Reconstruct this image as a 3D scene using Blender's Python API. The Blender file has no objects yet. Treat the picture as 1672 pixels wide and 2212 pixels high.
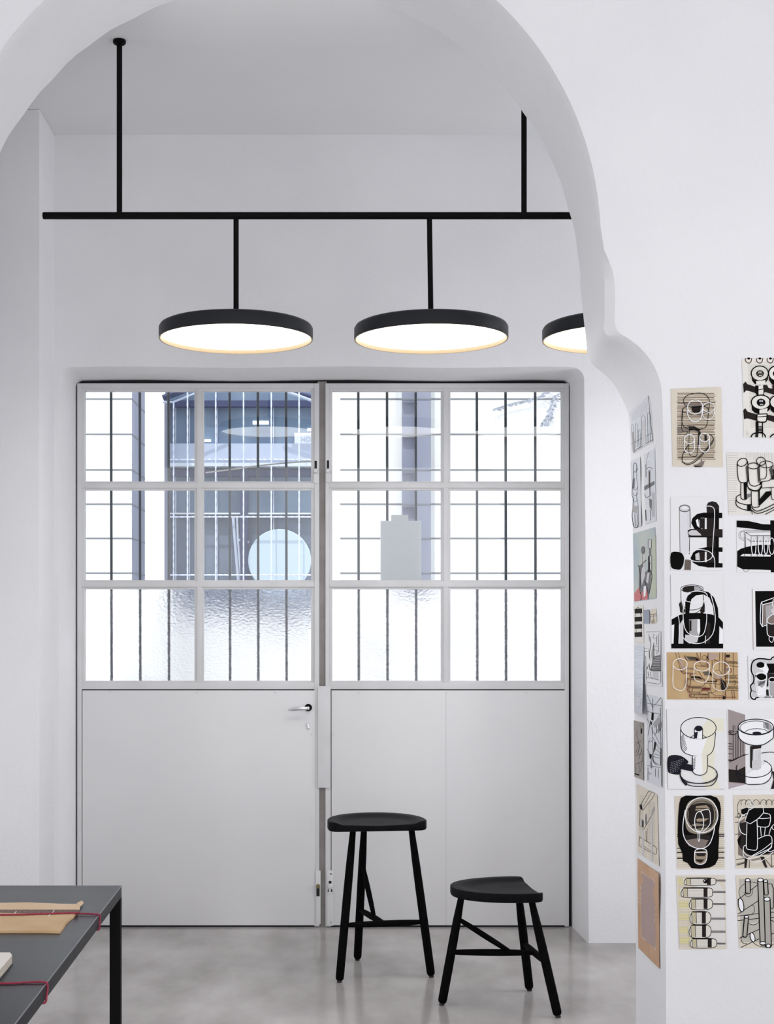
import bpy, bmesh, math, random
from mathutils import Vector, Matrix
random.seed(7)
S = bpy.context.scene
COL = S.collection

# ---------------------------------------------------------------- camera, light, exposure
F, VX, HY, CH = 2935.0, 720.0, 1320.0, 1.52      # focal length in pixels, vanishing point, eye height
cam = bpy.data.cameras.new('camera'); camo = bpy.data.objects.new('camera', cam); COL.objects.link(camo)
cam.sensor_fit = 'HORIZONTAL'; cam.sensor_width = 36.0; cam.lens = F / 1672 * 36
cam.shift_x = (836 - VX) / 1672; cam.shift_y = (HY - 1106) / 1672
cam.clip_start = 0.05; cam.clip_end = 200
camo.location = (0, 0, CH); camo.rotation_euler = (math.pi / 2, 0, 0)
S.camera = camo
S.view_settings.view_transform = 'Standard'; S.view_settings.look = 'None'
S.view_settings.exposure = 0.24; S.view_settings.gamma = 1.0; S.view_settings.use_curve_mapping = False
S.cycles.sample_clamp_indirect = 4.0
S.cycles.max_bounces = 12; S.cycles.diffuse_bounces = 8; S.cycles.transparent_max_bounces = 24

W = bpy.data.worlds.new('overcast_sky'); S.world = W; W.use_nodes = True
bg = W.node_tree.nodes['Background']; bg.inputs[0].default_value = (0.955, 0.97, 1.0, 1); bg.inputs[1].default_value = 2.1

def area(name, loc, rot, sx, sy, power, col=(1, 1, 1)):
    l = bpy.data.lights.new(name, 'AREA'); l.shape = 'RECTANGLE'; l.size = sx; l.size_y = sy
    l.energy = power; l.color = col
    o = bpy.data.objects.new(name, l); COL.objects.link(o); o.location = loc; o.rotation_euler = rot
    return o
R = math.radians
area('daylight_front_room_right_window', (3.32, 1.9, 1.7), (0, R(90), 0), 2.4, 3.4, 48, (0.96, 0.97, 1.0))
area('daylight_rear_window', (0.3, -1.85, 1.8), (R(90), 0, 0), 4.6, 2.6, 59, (0.985, 0.985, 1.0))
area('fill_front_room_left', (-3.22, 2.6, 0.72), (0, R(-90), 0), 1.15, 2.4, 44, (0.98, 0.985, 1.0))  # added fill, kept low to brighten the side of the pier
area('daylight_back_room_right_window', (2.80, 5.28, 1.9), (0, R(90), 0), 2.8, 0.7, 19, (0.96, 0.965, 1.0))
area('fill_back_room_left', (-2.32, 4.98, 0.9), (0, R(-90), 0), 1.4, 0.25, 4, (0.97, 0.975, 1.0))  # unseen fill light added to lift the pier from the left
sun = bpy.data.lights.new('sun', 'SUN'); sun.energy = 2.2; sun.angle = R(.6); sun.color = (1, .98, .95)
suno = bpy.data.objects.new('sun', sun); COL.objects.link(suno); suno.rotation_euler = (R(27), R(-9), 0)   # over the roof onto the courtyard walls

# ---------------------------------------------------------------- helpers
def P(px, py, Y): return Vector(((px - VX) * Y / F, Y, CH + (HY - py) * Y / F))
def nt(name, col, rough=0.6, metal=0.0, spec=0.5):
    m = bpy.data.materials.new(name); m.use_nodes = True
    b = m.node_tree.nodes['Principled BSDF']
    b.inputs['Base Color'].default_value = (*col, 1); b.inputs['Roughness'].default_value = rough
    b.inputs['Metallic'].default_value = metal; b.inputs['Specular IOR Level'].default_value = spec
    return m, m.node_tree, b
def noisy(name, c1, c2, scale, rough, bump=0.0, bscale=80, dist=0.002, metal=0, spec=0.5, lo=.35, hi=.65, stretch=None, detail=6, rvar=0):
    m, t, b = nt(name, c1, rough, metal, spec); N = t.nodes; L = t.links
    g = N.new('ShaderNodeNewGeometry'); src = g.outputs['Position']
    if stretch:
        mp = N.new('ShaderNodeMapping'); mp.inputs['Scale'].default_value = stretch; L.new(src, mp.inputs['Vector']); src = mp.outputs[0]
    n = N.new('ShaderNodeTexNoise'); n.inputs['Scale'].default_value = scale; n.inputs['Detail'].default_value = detail
    r = N.new('ShaderNodeValToRGB'); r.color_ramp.elements[0].position = lo; r.color_ramp.elements[1].position = hi
    r.color_ramp.elements[0].color = (*c1, 1); r.color_ramp.elements[1].color = (*c2, 1)
    L.new(src, n.inputs['Vector']); L.new(n.outputs['Fac'], r.inputs[0]); L.new(r.outputs[0], b.inputs['Base Color'])
    if rvar:
        mr = N.new('ShaderNodeMapRange'); mr.inputs['To Min'].default_value = rough - rvar; mr.inputs['To Max'].default_value = rough + rvar
        L.new(n.outputs['Fac'], mr.inputs['Value']); L.new(mr.outputs[0], b.inputs['Roughness'])
    if bump:
        n2 = N.new('ShaderNodeTexNoise'); n2.inputs['Scale'].default_value = bscale; n2.inputs['Detail'].default_value = 5
        bp = N.new('ShaderNodeBump'); bp.inputs['Strength'].default_value = bump; bp.inputs['Distance'].default_value = dist
        L.new(g.outputs['Position'], n2.inputs['Vector']); L.new(n2.outputs['Fac'], bp.inputs['Height']); L.new(bp.outputs[0], b.inputs['Normal'])
    return m
def plain(name, col, rough=0.6, metal=0.0, spec=0.5): return nt(name, col, rough, metal, spec)[0]

M = {}
M['plaster'] = noisy('white_plaster', (.795, .795, .81), (.835, .835, .848), 1.6, .85, .45, 60, .0025, spec=.1)
M['plaster_rough'] = noisy('rough_white_plaster', (.78, .782, .798), (.815, .815, .828), 2.0, .85, .5, 75, .003, spec=.1)
M['ceiling'] = noisy('ceiling_plaster', (.77, .775, .785), (.80, .805, .81), 1.2, .9, .2, 30, .002, spec=.1)
M['floor'] = noisy('polished_concrete', (.30, .28, .268), (.50, .475, .46), 3.4, .15, .10, 140, .0006, spec=.45, lo=.34, hi=.68, stretch=(1, .55, 1), detail=9, rvar=.07)
M['door_paint'] = noisy('door_paint', (.72, .72, .728), (.755, .755, .76), 1.4, .38, .12, 20, .001)
M['frame_paint'] = noisy('frame_paint', (.66, .66, .665), (.71, .71, .72), 6, .45, .2, 60, .001)
M['chipped'] = noisy('chipped_paint', (.10, .07, .055), (.70, .70, .70), 34, .5, .3, 60, .001, lo=.30, hi=.34)
M['post'] = noisy('bare_grey_post', (.24, .225, .21), (.33, .31, .30), 9, .6)
M['dark_gap'] = plain('dark_gap', (.012, .012, .013), .8)
M['black_metal'] = plain('black_powder_coat', (.0025, .0025, .003), .6, 0, .1)
M['shade_black'] = plain('satin_black_shade', (.010, .011, .014), .45, 0, .3)
M['cream'] = plain('cream_rim', (.36, .27, .16), .6)
M['stool'] = noisy('black_stained_ash', (.001, .001, .0012), (.003, .003, .0035), 22, .7, .35, 60, .0008, spec=.05, stretch=(1, 6, 1))
M['seat'] = noisy('black_stained_seat', (.003, .003, .004), (.006, .006, .008), 14, .5, .5, 90, .0008, spec=.08, stretch=(8, 1.2, 1))
M['rubber'] = plain('dark_glide', (.006, .006, .006), .6)
M['steel'] = noisy('blackened_steel', (.012, .0135, .017), (.032, .036, .043), 3.0, .36, .1, 40, .0006, metal=.1, spec=.4, rvar=.08, stretch=(1, 3, 1))
M['apron'] = plain('dark_apron_steel', (.010, .011, .013), .5, 0, .3)
M['worn'] = plain('worn_bare_steel_edge', (.22, .23, .25), .35, .4)
M['chrome'] = plain('chrome', (.78, .79, .82), .16, 1.0)
M['brass'] = plain('old_brass', (.22, .17, .07), .4, .8)
M['kraft'] = noisy('kraft_paper', (.56, .38, .20), (.64, .45, .26), 8, .8)
M['kraft_light'] = noisy('pale_kraft', (.66, .48, .31), (.72, .54, .37), 8, .8)
M['spine'] = noisy('brown_gauze_spine', (.10, .06, .05), (.24, .16, .13), 160, .9)
M['red_cord'] = noisy('red_elastic', (.22, .012, .035), (.36, .03, .07), 300, .6)
M['page'] = plain('white_pages', (.78, .74, .68), .8)
M['pageedge'] = noisy('page_edges', (.35, .29, .22), (.74, .69, .60), 300, .8, stretch=(1, 1, 8))
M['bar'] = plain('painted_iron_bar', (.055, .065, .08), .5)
M['lit_bar'] = plain('sunlit_iron_bar', (.62, .66, .80), .4, 0, .6)  # pale tone puts the sunlight on the twisted bars into their colour
M['board'] = plain('pale_grey_board', (.84, .85, .87), .5)
M['card'] = plain('white_card', (.8, .8, .8), .6)
M['court'] = noisy('courtyard_render', (.72, .73, .72), (.80, .80, .79), 1.5, .9)
M['joint'] = plain('render_joint', (.17, .18, .20), .9)
M['court_grey'] = noisy('pilaster_grey_and_wall_shade', (.20, .215, .29), (.27, .285, .36), 3, .9, stretch=(1, 1, .3))  # pilaster's own grey; also paints the shaded side of the left return
M['navy'] = plain('navy_steel', (.018, .028, .10), .5)
M['facade_glass'] = noisy('pavilion_glass', (.095, .145, .235), (.17, .24, .335), 2.4, .35, spec=.4, stretch=(2, 1, .6))
M['facade_dark'] = noisy('pavilion_dark_glass', (.085, .12, .18), (.155, .19, .26), 3.0, .4, spec=.4)
M['pale_blue'] = noisy('pale_blue_spandrel', (.40, .45, .58), (.46, .51, .62), 4, .6)
M['sill_white'] = plain('white_sill', (.62, .66, .72), .5)
M['disc'] = plain('pale_blue_disc', (.46, .56, .66), .6)
M['beige'] = plain('beige_canvas', (.36, .34, .34), .8)
M['leaf'] = plain('grey_green_leaf', (.34, .36, .42), .7)
M['reflection_streak'] = plain('pale_reflection_streak', (.62, .60, .56), .6)
# glass
def glass_clear():
    m = bpy.data.materials.new('clear_glass'); m.use_nodes = True; t = m.node_tree; N = t.nodes; L = t.links; N.clear()
    o = N.new('ShaderNodeOutputMaterial'); mx = N.new('ShaderNodeMixShader'); fr = N.new('ShaderNodeFresnel'); fr.inputs[0].default_value = 1.5
    tr = N.new('ShaderNodeBsdfTransparent'); tr.inputs[0].default_value = (.95, .97, .98, 1)
    gl = N.new('ShaderNodeBsdfGlossy'); gl.inputs['Roughness'].default_value = .01
    L.new(fr.outputs[0], mx.inputs[0]); L.new(tr.outputs[0], mx.inputs[1]); L.new(gl.outputs[0], mx.inputs[2]); L.new(mx.outputs[0], o.inputs[0]); return m
def glass_frost():
    m = bpy.data.materials.new('textured_glass'); m.use_nodes = True; t = m.node_tree; N = t.nodes; L = t.links; N.clear()
    o = N.new('ShaderNodeOutputMaterial'); rf = N.new('ShaderNodeBsdfRefraction'); rf.inputs['Roughness'].default_value = .32; rf.inputs['IOR'].default_value = 1.25
    rf.inputs[0].default_value = (.97, .98, 1, 1)
    g = N.new('ShaderNodeNewGeometry'); v = N.new('ShaderNodeTexVoronoi'); v.feature = 'SMOOTH_F1'; v.inputs['Scale'].default_value = 95
    mp = N.new('ShaderNodeMapping'); mp.inputs['Scale'].default_value = (.75, 1, 1.25)
    bp = N.new('ShaderNodeBump'); bp.inputs['Strength'].default_value = .45; bp.inputs['Distance'].default_value = .004
    L.new(g.outputs['Position'], mp.inputs['Vector']); L.new(mp.outputs[0], v.inputs['Vector']); L.new(v.outputs['Distance'], bp.inputs['Height']); L.new(bp.outputs[0], rf.inputs['Normal'])
    gl = N.new('ShaderNodeBsdfGlossy'); gl.inputs['Roughness'].default_value = .2; L.new(bp.outputs[0], gl.inputs['Normal'])
    mx = N.new('ShaderNodeMixShader'); mx.inputs[0].default_value = .06
    L.new(rf.outputs[0], mx.inputs[1]); L.new(gl.outputs[0], mx.inputs[2]); L.new(mx.outputs[0], o.inputs[0]); return m
M['clear'] = glass_clear(); M['frost'] = glass_frost()
def emis(name, col, s):
    m = bpy.data.materials.new(name); m.use_nodes = True; b = m.node_tree.nodes['Principled BSDF']
    b.inputs['Base Color'].default_value = (.8, .8, .8, 1); b.inputs['Emission Color'].default_value = (*col, 1); b.inputs['Emission Strength'].default_value = s; return m
M['diffuser'] = emis('lit_diffuser', (1, .985, .96), 4.1)
M['reflected_glint'] = emis('glass_reflection_glow', (1, .97, .9), 2.0)

def link(name, bm, mats, parent=None, smooth=None, loc=None):
    """one mesh object; bm is in world space, its origin is moved to loc (or the parent's place)"""
    me = bpy.data.meshes.new(name); 
    bm.normal_update()
    bm.to_mesh(me); bm.free()
    for m in (mats if isinstance(mats, (list, tuple)) else [mats]): me.materials.append(m)
    o = bpy.data.objects.new(name, me); COL.objects.link(o)
    if smooth is not None:
        me.polygons.foreach_set('use_smooth', [True] * len(me.polygons)); me.set_sharp_from_angle(angle=R(smooth))
    if parent is not None:
        org = worldloc(parent); me.transform(Matrix.Translation(-org)); o.parent = parent
    elif loc is not None:
        me.transform(Matrix.Translation(-Vector(loc))); o.location = loc
    return o
def worldloc(o):
    v = Vector(o.location)
    while o.parent: o = o.parent; v += Vector(o.location)
    return v
def tag(o, label=None, cat=None, group=None, kind=None):
    if label: o['label'] = label
    if cat: o['category'] = cat
    if group: o['group'] = group
    if kind: o['kind'] = kind
    return o
def thing(name, loc, label=None, cat=None, group=None, kind=None):
    o = bpy.data.objects.new(name, None); COL.objects.link(o); o.location = loc; o.empty_display_size = .1
    return tag(o, label, cat, group, kind)
def box(bm, lo, hi, bev=0.0, mi=0):
    lo = Vector(lo); hi = Vector(hi)
    t = bmesh.new(); bmesh.ops.create_cube(t, size=1)
    bmesh.ops.transform(t, matrix=Matrix.Translation((lo + hi) / 2) @ Matrix.Diagonal((*(hi - lo), 1)), verts=t.verts)
    if bev: bmesh.ops.bevel(t, geom=t.edges, offset=bev, segments=2, profile=.6, affect='EDGES')
    merge(bm, t, mi)
def merge(bm, t, mi=0):
    vm = {}
    for v in t.verts: vm[v] = bm.verts.new(v.co)
    for f in t.faces:
        try: nf = bm.faces.new([vm[v] for v in f.verts]); nf.material_index = mi
        except ValueError: pass
    t.free()
def pbox(bm, x0, y0, x1, y1, Ya, Yb, bev=0.0, mi=0):
    """box whose front face (depth Ya) covers the given picture rectangle, Yb deep"""
    a = P(x0, y1, Ya); b = P(x1, y0, Ya); box(bm, (a.x, Ya, a.z), (b.x, Yb, b.z), bev, mi)
def tube(bm, pts, rad, seg=16, caps=True, mi=0, square=False, twist=0):
    pts = [Vector(p) for p in pts]; n = len(pts)
    if not isinstance(rad, (list, tuple)): rad = [rad] * n
    rings = []; up = None
    for i, p in enumerate(pts):
        d = (pts[min(i + 1, n - 1)] - pts[max(i - 1, 0)]).normalized()
        if up is None:
            up = d.orthogonal().normalized() if not square else (Vector((0, 1, 0)) - d * d.y).normalized()
        else: up = (up - d * up.dot(d)).normalized()
        q = d.cross(up); ring = []
        for k in range(seg):
            a = 2 * math.pi * k / seg + twist * i + (math.pi / 4 if square else 0)
            ring.append(bm.verts.new(p + (up * math.cos(a) + q * math.sin(a)) * rad[i]))
        rings.append(ring)
    for i in range(n - 1):
        for k in range(seg):
            f = bm.faces.new((rings[i][k], rings[i][(k + 1) % seg], rings[i + 1][(k + 1) % seg], rings[i + 1][k])); f.material_index = mi
    if caps:
        f = bm.faces.new(rings[0][::-1]); f.material_index = mi
        f = bm.faces.new(rings[-1]); f.material_index = mi
def lathe(bm, prof, c, seg=64, axis='z', mi=0):
    """prof: list of (r, h) ; closed by caps if r==0"""
    rings = []
    for r, h in prof:
        ring = []
        if r < 1e-6:
            ring = [bm.verts.new(ax(c, 0, 0, h, axis))]
        else:
            for k in range(seg):
                a = 2 * math.pi * k / seg; ring.append(bm.verts.new(ax(c, r * math.cos(a), r * math.sin(a), h, axis)))
        rings.append(ring)
    for A, B in zip(rings, rings[1:]):
        for k in range(seg):
            k2 = (k + 1) % seg
            if len(A) == 1 and len(B) == 1: continue
            if len(A) == 1: f = bm.faces.new((A[0], B[k2], B[k]))
            elif len(B) == 1: f = bm.faces.new((A[k], A[k2], B[0]))
            else: f = bm.faces.new((A[k], A[k2], B[k2], B[k]))
            f.material_index = mi
    bmesh.ops.recalc_face_normals(bm, faces=bm.faces)
def ax(c, u, v, h, axis):
    c = Vector(c)
    return c + (Vector((u, v, h)) if axis == 'z' else Vector((u, h, v)))
def cat_rom(pts, sub=6, closed=False):
    n = len(pts); out = []
    rng = range(n) if closed else range(n - 1)
    for i in rng:
        if closed: a, b, c, d = pts[(i - 1) % n], pts[i], pts[(i + 1) % n], pts[(i + 2) % n]
        else: a, b, c, d = pts[max(i - 1, 0)], pts[i], pts[i + 1], pts[min(i + 2, n - 1)]
        for s in range(sub):
            t = s / sub
            out.append(tuple(.5 * ((2 * B) + (-A + C) * t + (2 * A - 5 * B + 4 * C - D) * t * t + (-A + 3 * B - 3 * C + D) * t ** 3) for A, B, C, D in zip(a, b, c, d)))
    if not closed: out.append(tuple(pts[-1]))
    return out

# ---------------------------------------------------------------- room shell
YN, YF, YW, YL, YD = 4.42, 4.85, 6.22, 5.90, 6.53       # arch wall front / back, door wall, left projecting wall, door
ZC = 3.70
XL, XR = -2.40, 2.90           # back room sides
FXL, FXR, FYB, FZ = -3.30, 3.42, -1.95, 4.30

bm = bmesh.new(); box(bm, (FXL - .2, FYB - .2, -.12), (FXR + .2, 6.56, 0)); 
tag(link('floor', bm, M['floor']), kind='structure')
bm = bmesh.new(); box(bm, (XL - .1, YF - .02, ZC), (XR + .1, 6.75, ZC + .2)); tag(link('ceiling', bm, M['ceiling']), kind='structure')
bm = bmesh.new(); box(bm, (FXL - .2, FYB - .2, FZ), (FXR + .2, YN + .2, FZ + .2)); tag(link('ceiling', bm, M['plaster']), kind='structure')

# front wall with the arch: circle above, corbel and pier on the right
def mm(px, py, Y): v = P(px, py, Y); return v
rows = []   # (far, mid, near) world points
cf = P(592, 625, YF); rf_ = 661 * YF / F
cn = P(584, 521, YN); rn_ = 714 * YN / F
def row(f, n, m=None, dy=.028):
    if m is None:
        # soft arris just inside the opening
        m = Vector((n.x, YN + dy, n.z)); 
    rows.append((f, m, n))
zl = [0, .6, 1.2, 1.8, 2.3]
for z in zl: 
    rows.append((Vector((cf.x - rf_ , YF, z)), Vector((cn.x - rn_, YN + .02, z)), Vector((cn.x - rn_ - .01, YN, z))))
NA = 72
for i in range(NA + 1):
    a = math.pi - math.pi * i / NA
    if i == NA: break
    j = 1 + .0018 * math.sin(i * 1.7) + .0015 * math.sin(i * .63 + 1)
    f = Vector((cf.x + rf_ * j * math.cos(a), YF, cf.z + rf_ * j * math.sin(a)))
    n = Vector((cn.x + rn_ * math.cos(a), YN, cn.z + rn_ * math.sin(a)))
    m = Vector((cn.x + (rn_ - .005) * math.cos(a), YN + .02, cn.z + (rn_ - .005) * math.sin(a)))
    rows.append((f, m, n))
tbl = [  # far px,py   mid px,py    near px,py
 (1253, 600, 1304, 545, 1305, 540), (1254, 625, 1305, 562, 1314, 560), (1257, 648, 1306, 590, 1324, 588), (1259, 668, 1306, 622, 1328, 615),
 (1262, 700, 1306, 655, 1329, 650), (1265, 725, 1306, 690, 1328, 690), (1267, 752, 1305, 712, 1331, 708), (1270, 770, 1316, 728, 1338, 719),
 (1280, 788, 1345, 741, 1357, 731), (1296, 801, 1368, 757, 1377, 746), (1313, 816, 1389, 778, 1398, 768), (1330, 837, 1403, 800, 1413, 791),
 (1342, 858, 1414, 824, 1423, 815), (1353, 882, 1420, 850, 1429, 842), (1358, 905, 1423, 882, 1431, 872), (1360, 935, 1424, 920, 1432, 912),
 (1362, 975, 1425, 960, 1433, 955), (1366, 1100, 1427, 1085, 1434, 1080), (1368, 1250, 1428, 1240, 1435, 1240), (1370, 1500, 1429, 1520, 1436, 1520),
 (1372, 1700, 1430, 1735, 1437, 1735), (1373, 1900, 1431, 1955, 1438, 1955), (1374, 2100, 1432, 2170, 1439, 2170)]
tb2 = cat_rom(tbl, 4)
for r_ in tb2: rows.append((P(r_[0], r_[1], YF), P(r_[2], r_[3], YN + .03), P(r_[4], r_[5], YN)))
l = tbl[-1]
f = P(l[0], l[1], YF); m = P(l[2], l[3], YN + .03); n = P(l[4], l[5], YN)
rows.append((Vector((f.x, YF, 0)), Vector((m.x, m.y, 0)), Vector((n.x, n.y, 0))))
PIER_F = [r[0] for r in rows]; 
bm = bmesh.new()
ring = []
for f, m, n in rows:
    line = []
    for k in range(9):
        t = k / 8
        p = f.lerp(m, t); line.append(bm.verts.new(p))
    line.append(bm.verts.new(n)); ring.append(line)
def outer(v, y, x0, x1, z1):
    c = Vector((cn.x, 0, 2.6)); d = Vector((v.x - c.x, 0, v.z - c.z))
    if v.z < 2.6: return Vector((x0 if v.x < 0 else x1, y, v.z))
    a = math.atan2(d.z, d.x)
    t1 = (x1 - c.x) / d.x if d.x > 1e-6 else ((x0 - c.x) / d.x if d.x < -1e-6 else 1e9)
    t2 = (z1 - 2.6) / d.z if d.z > 1e-6 else 1e9
    t = min(t1, t2); return Vector((c.x + d.x * t, y, 2.6 + d.z * t))
on = [bm.verts.new(outer(r[2], YN, FXL, FXR, FZ)) for r in rows]
of = [bm.verts.new(outer(r[0], YF, FXL, FXR, FZ)) for r in rows]
for i in range(len(rows) - 1):
    for k in range(9): bm.faces.new((ring[i][k], ring[i + 1][k], ring[i + 1][k + 1], ring[i][k + 1]))
    bm.faces.new((ring[i][9], ring[i + 1][9], on[i + 1], on[i]))
    bm.faces.new((of[i], of[i + 1], ring[i + 1][0], ring[i][0]))
# corners of the outer rectangle
def corner(lst, y, x, z):
    for i in range(len(lst) - 1):
        a, b = lst[i], lst[i + 1]
        if (abs(a.co.z - z) > 1e-4) != (abs(b.co.z - z) > 1e-4) and (abs(a.co.x - x) < 1e-4 or abs(b.co.x - x) < 1e-4):
            c = bm.verts.new((x, y, z)); bm.faces.new((a, b, c))
for lst, y in ((on, YN), (of, YF)):
    for x in (FXL, FXR): corner(lst, y, x, FZ)
bmesh.ops.recalc_face_normals(bm, faces=bm.faces)
tag(link('wall_arch', bm, M['plaster_rough'], smooth=38), kind='structure')

# front room enclosure
def wallbox(name, lo, hi, mat='plaster'):
    b = bmesh.new(); box(b, lo, hi); return tag(link(name, b, M[mat]), kind='structure')
wallbox('wall_front_room_left', (FXL - .2, FYB, 0), (FXL, YF, FZ))
wallbox('wall_front_room_right', (FXR, FYB, 0), (FXR + .2, YF, FZ))
wallbox('wall_front_room_rear', (FXL - .2, FYB - .2, 0), (FXR + .2, FYB, FZ))
wallbox('wall_back_room_right', (XR, YF, 0), (XR + .2, 6.75, ZC))
wallbox('wall_back_room_left', (XL - .2, YF, 0), (XL, YL, ZC))
# projecting wall at the left
xs = P(118, 0, YW).x
bm = bmesh.new(); box(bm, (XL - .2, YL, 0), (xs, 6.75, ZC), .006); tag(link('wall_left', bm, M['plaster_rough'], smooth=40), kind='structure')
# door wall with its rounded opening
def opening(xl, xr, zt, y, r, xrb=None, xlb=None):
    pts = []; xrb = xr if xrb is None else xrb; xlb = xl if xlb is None else xlb
    for k in range(8): t = k / 8; pts.append(Vector((xlb + (xl - xlb) * t, y, (zt - r) * t)))
    for k in range(9): a = math.pi - math.pi / 2 * k / 8; pts.append(Vector((xl + r + r * math.cos(a), y, zt - r + r * math.sin(a))))
    for k in range(1, 16): t = k / 16; pts.append(Vector((xl + r + (xr - xl - 2 * r) * t, y, zt + .0035 * math.sin(k * .9))))
    for k in range(9): a = math.pi / 2 - math.pi / 2 * k / 8; pts.append(Vector((xr - r + r * math.cos(a), y, zt - r + r * math.sin(a))))
    for k in range(1, 9): t = k / 8; pts.append(Vector((xr + (xrb - xr) * t, y, (zt - r) * (1 - t))))
    return pts
o1 = opening(P(128, 0, YW).x, P(1262, 0, YW).x, P(0, 793, YW).z, YW, .058, P(1272, 0, YW).x)
o1b = opening(P(128, 0, YW).x + .006, P(1262, 0, YW).x - .007, P(0, 793, YW).z - .006, YW + .022, .06, P(1272, 0, YW).x - .006, P(128, 0, YW).x + .006)
o2 = opening(P(163, 0, YD).x, P(1231, 0, YD).x, P(0, 820.5, YD).z, YD, .035, P(1237, 0, YD).x)
o3 = opening(P(163, 0, YD).x, P(1231, 0, YD).x, P(0, 820.5, YD).z, 6.78, .035, P(1237, 0, YD).x)
bm = bmesh.new(); L4 = []
for o in (o1, o1b, o2, o3): L4.append([bm.verts.new(p) for p in o])
N_ = len(o1)
for A, B in zip(L4, L4[1:]):
    for i in range(N_ - 1): bm.faces.new((A[i], A[i + 1], B[i + 1], B[i]))
def outw(p, y):
    if p.z < o1[8].z - 1e-6 + 0: return Vector((xs if p.x < 0 else XR, y, p.z))
    t = min(max((p.x - o1[8].x) / (o1[-9].x - o1[8].x), 0), 1); return Vector((xs + (XR - xs) * t, y, ZC))
def outw2(i, y):
    p = o1[i]
    if i <= 8: return Vector((xs, y, p.z))
    if i >= N_ - 9: return Vector((XR, y, p.z))
    t = (i - 8) / (N_ - 17); return Vector((xs + (XR - xs) * t, y, ZC))
for src, y in ((L4[0], YW), (L4[3], 6.78)):
    ow = [bm.verts.new(outw2(i, y)) for i in range(N_)]
    for i in range(N_ - 1):
        if i == 8:
            c = bm.verts.new((xs, y, ZC)); bm.faces.new((src[i], ow[i], c, ow[i + 1], src[i + 1]))
        elif i == N_ - 10:
            c = bm.verts.new((XR, y, ZC)); bm.faces.new((src[i], ow[i], c, ow[i + 1], src[i + 1]))
        else: bm.faces.new((src[i], src[i + 1], ow[i + 1], ow[i]))
bmesh.ops.recalc_face_normals(bm, faces=bm.faces)
tag(link('wall_back', bm, M['plaster'], smooth=38), kind='structure')

# dark steel sub-frame behind the door leaves (seen as the black gap)
bm = bmesh.new()
pbox(bm, 160, 815, 170, 2008, YD + .03, 6.60); pbox(bm, 1224, 815, 1242, 2008, YD + .03, 6.60); pbox(bm, 160, 812, 1240, 832, YD + .03, 6.60)
tag(link('trim_1', bm, M['dark_gap']), kind='structure')
bm = bmesh.new(); pbox(bm, 686, 824, 706, 2004, YD + .012, YD + .05, .002)
tag(link('trim_2', bm, M['post']), kind='structure')

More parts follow.
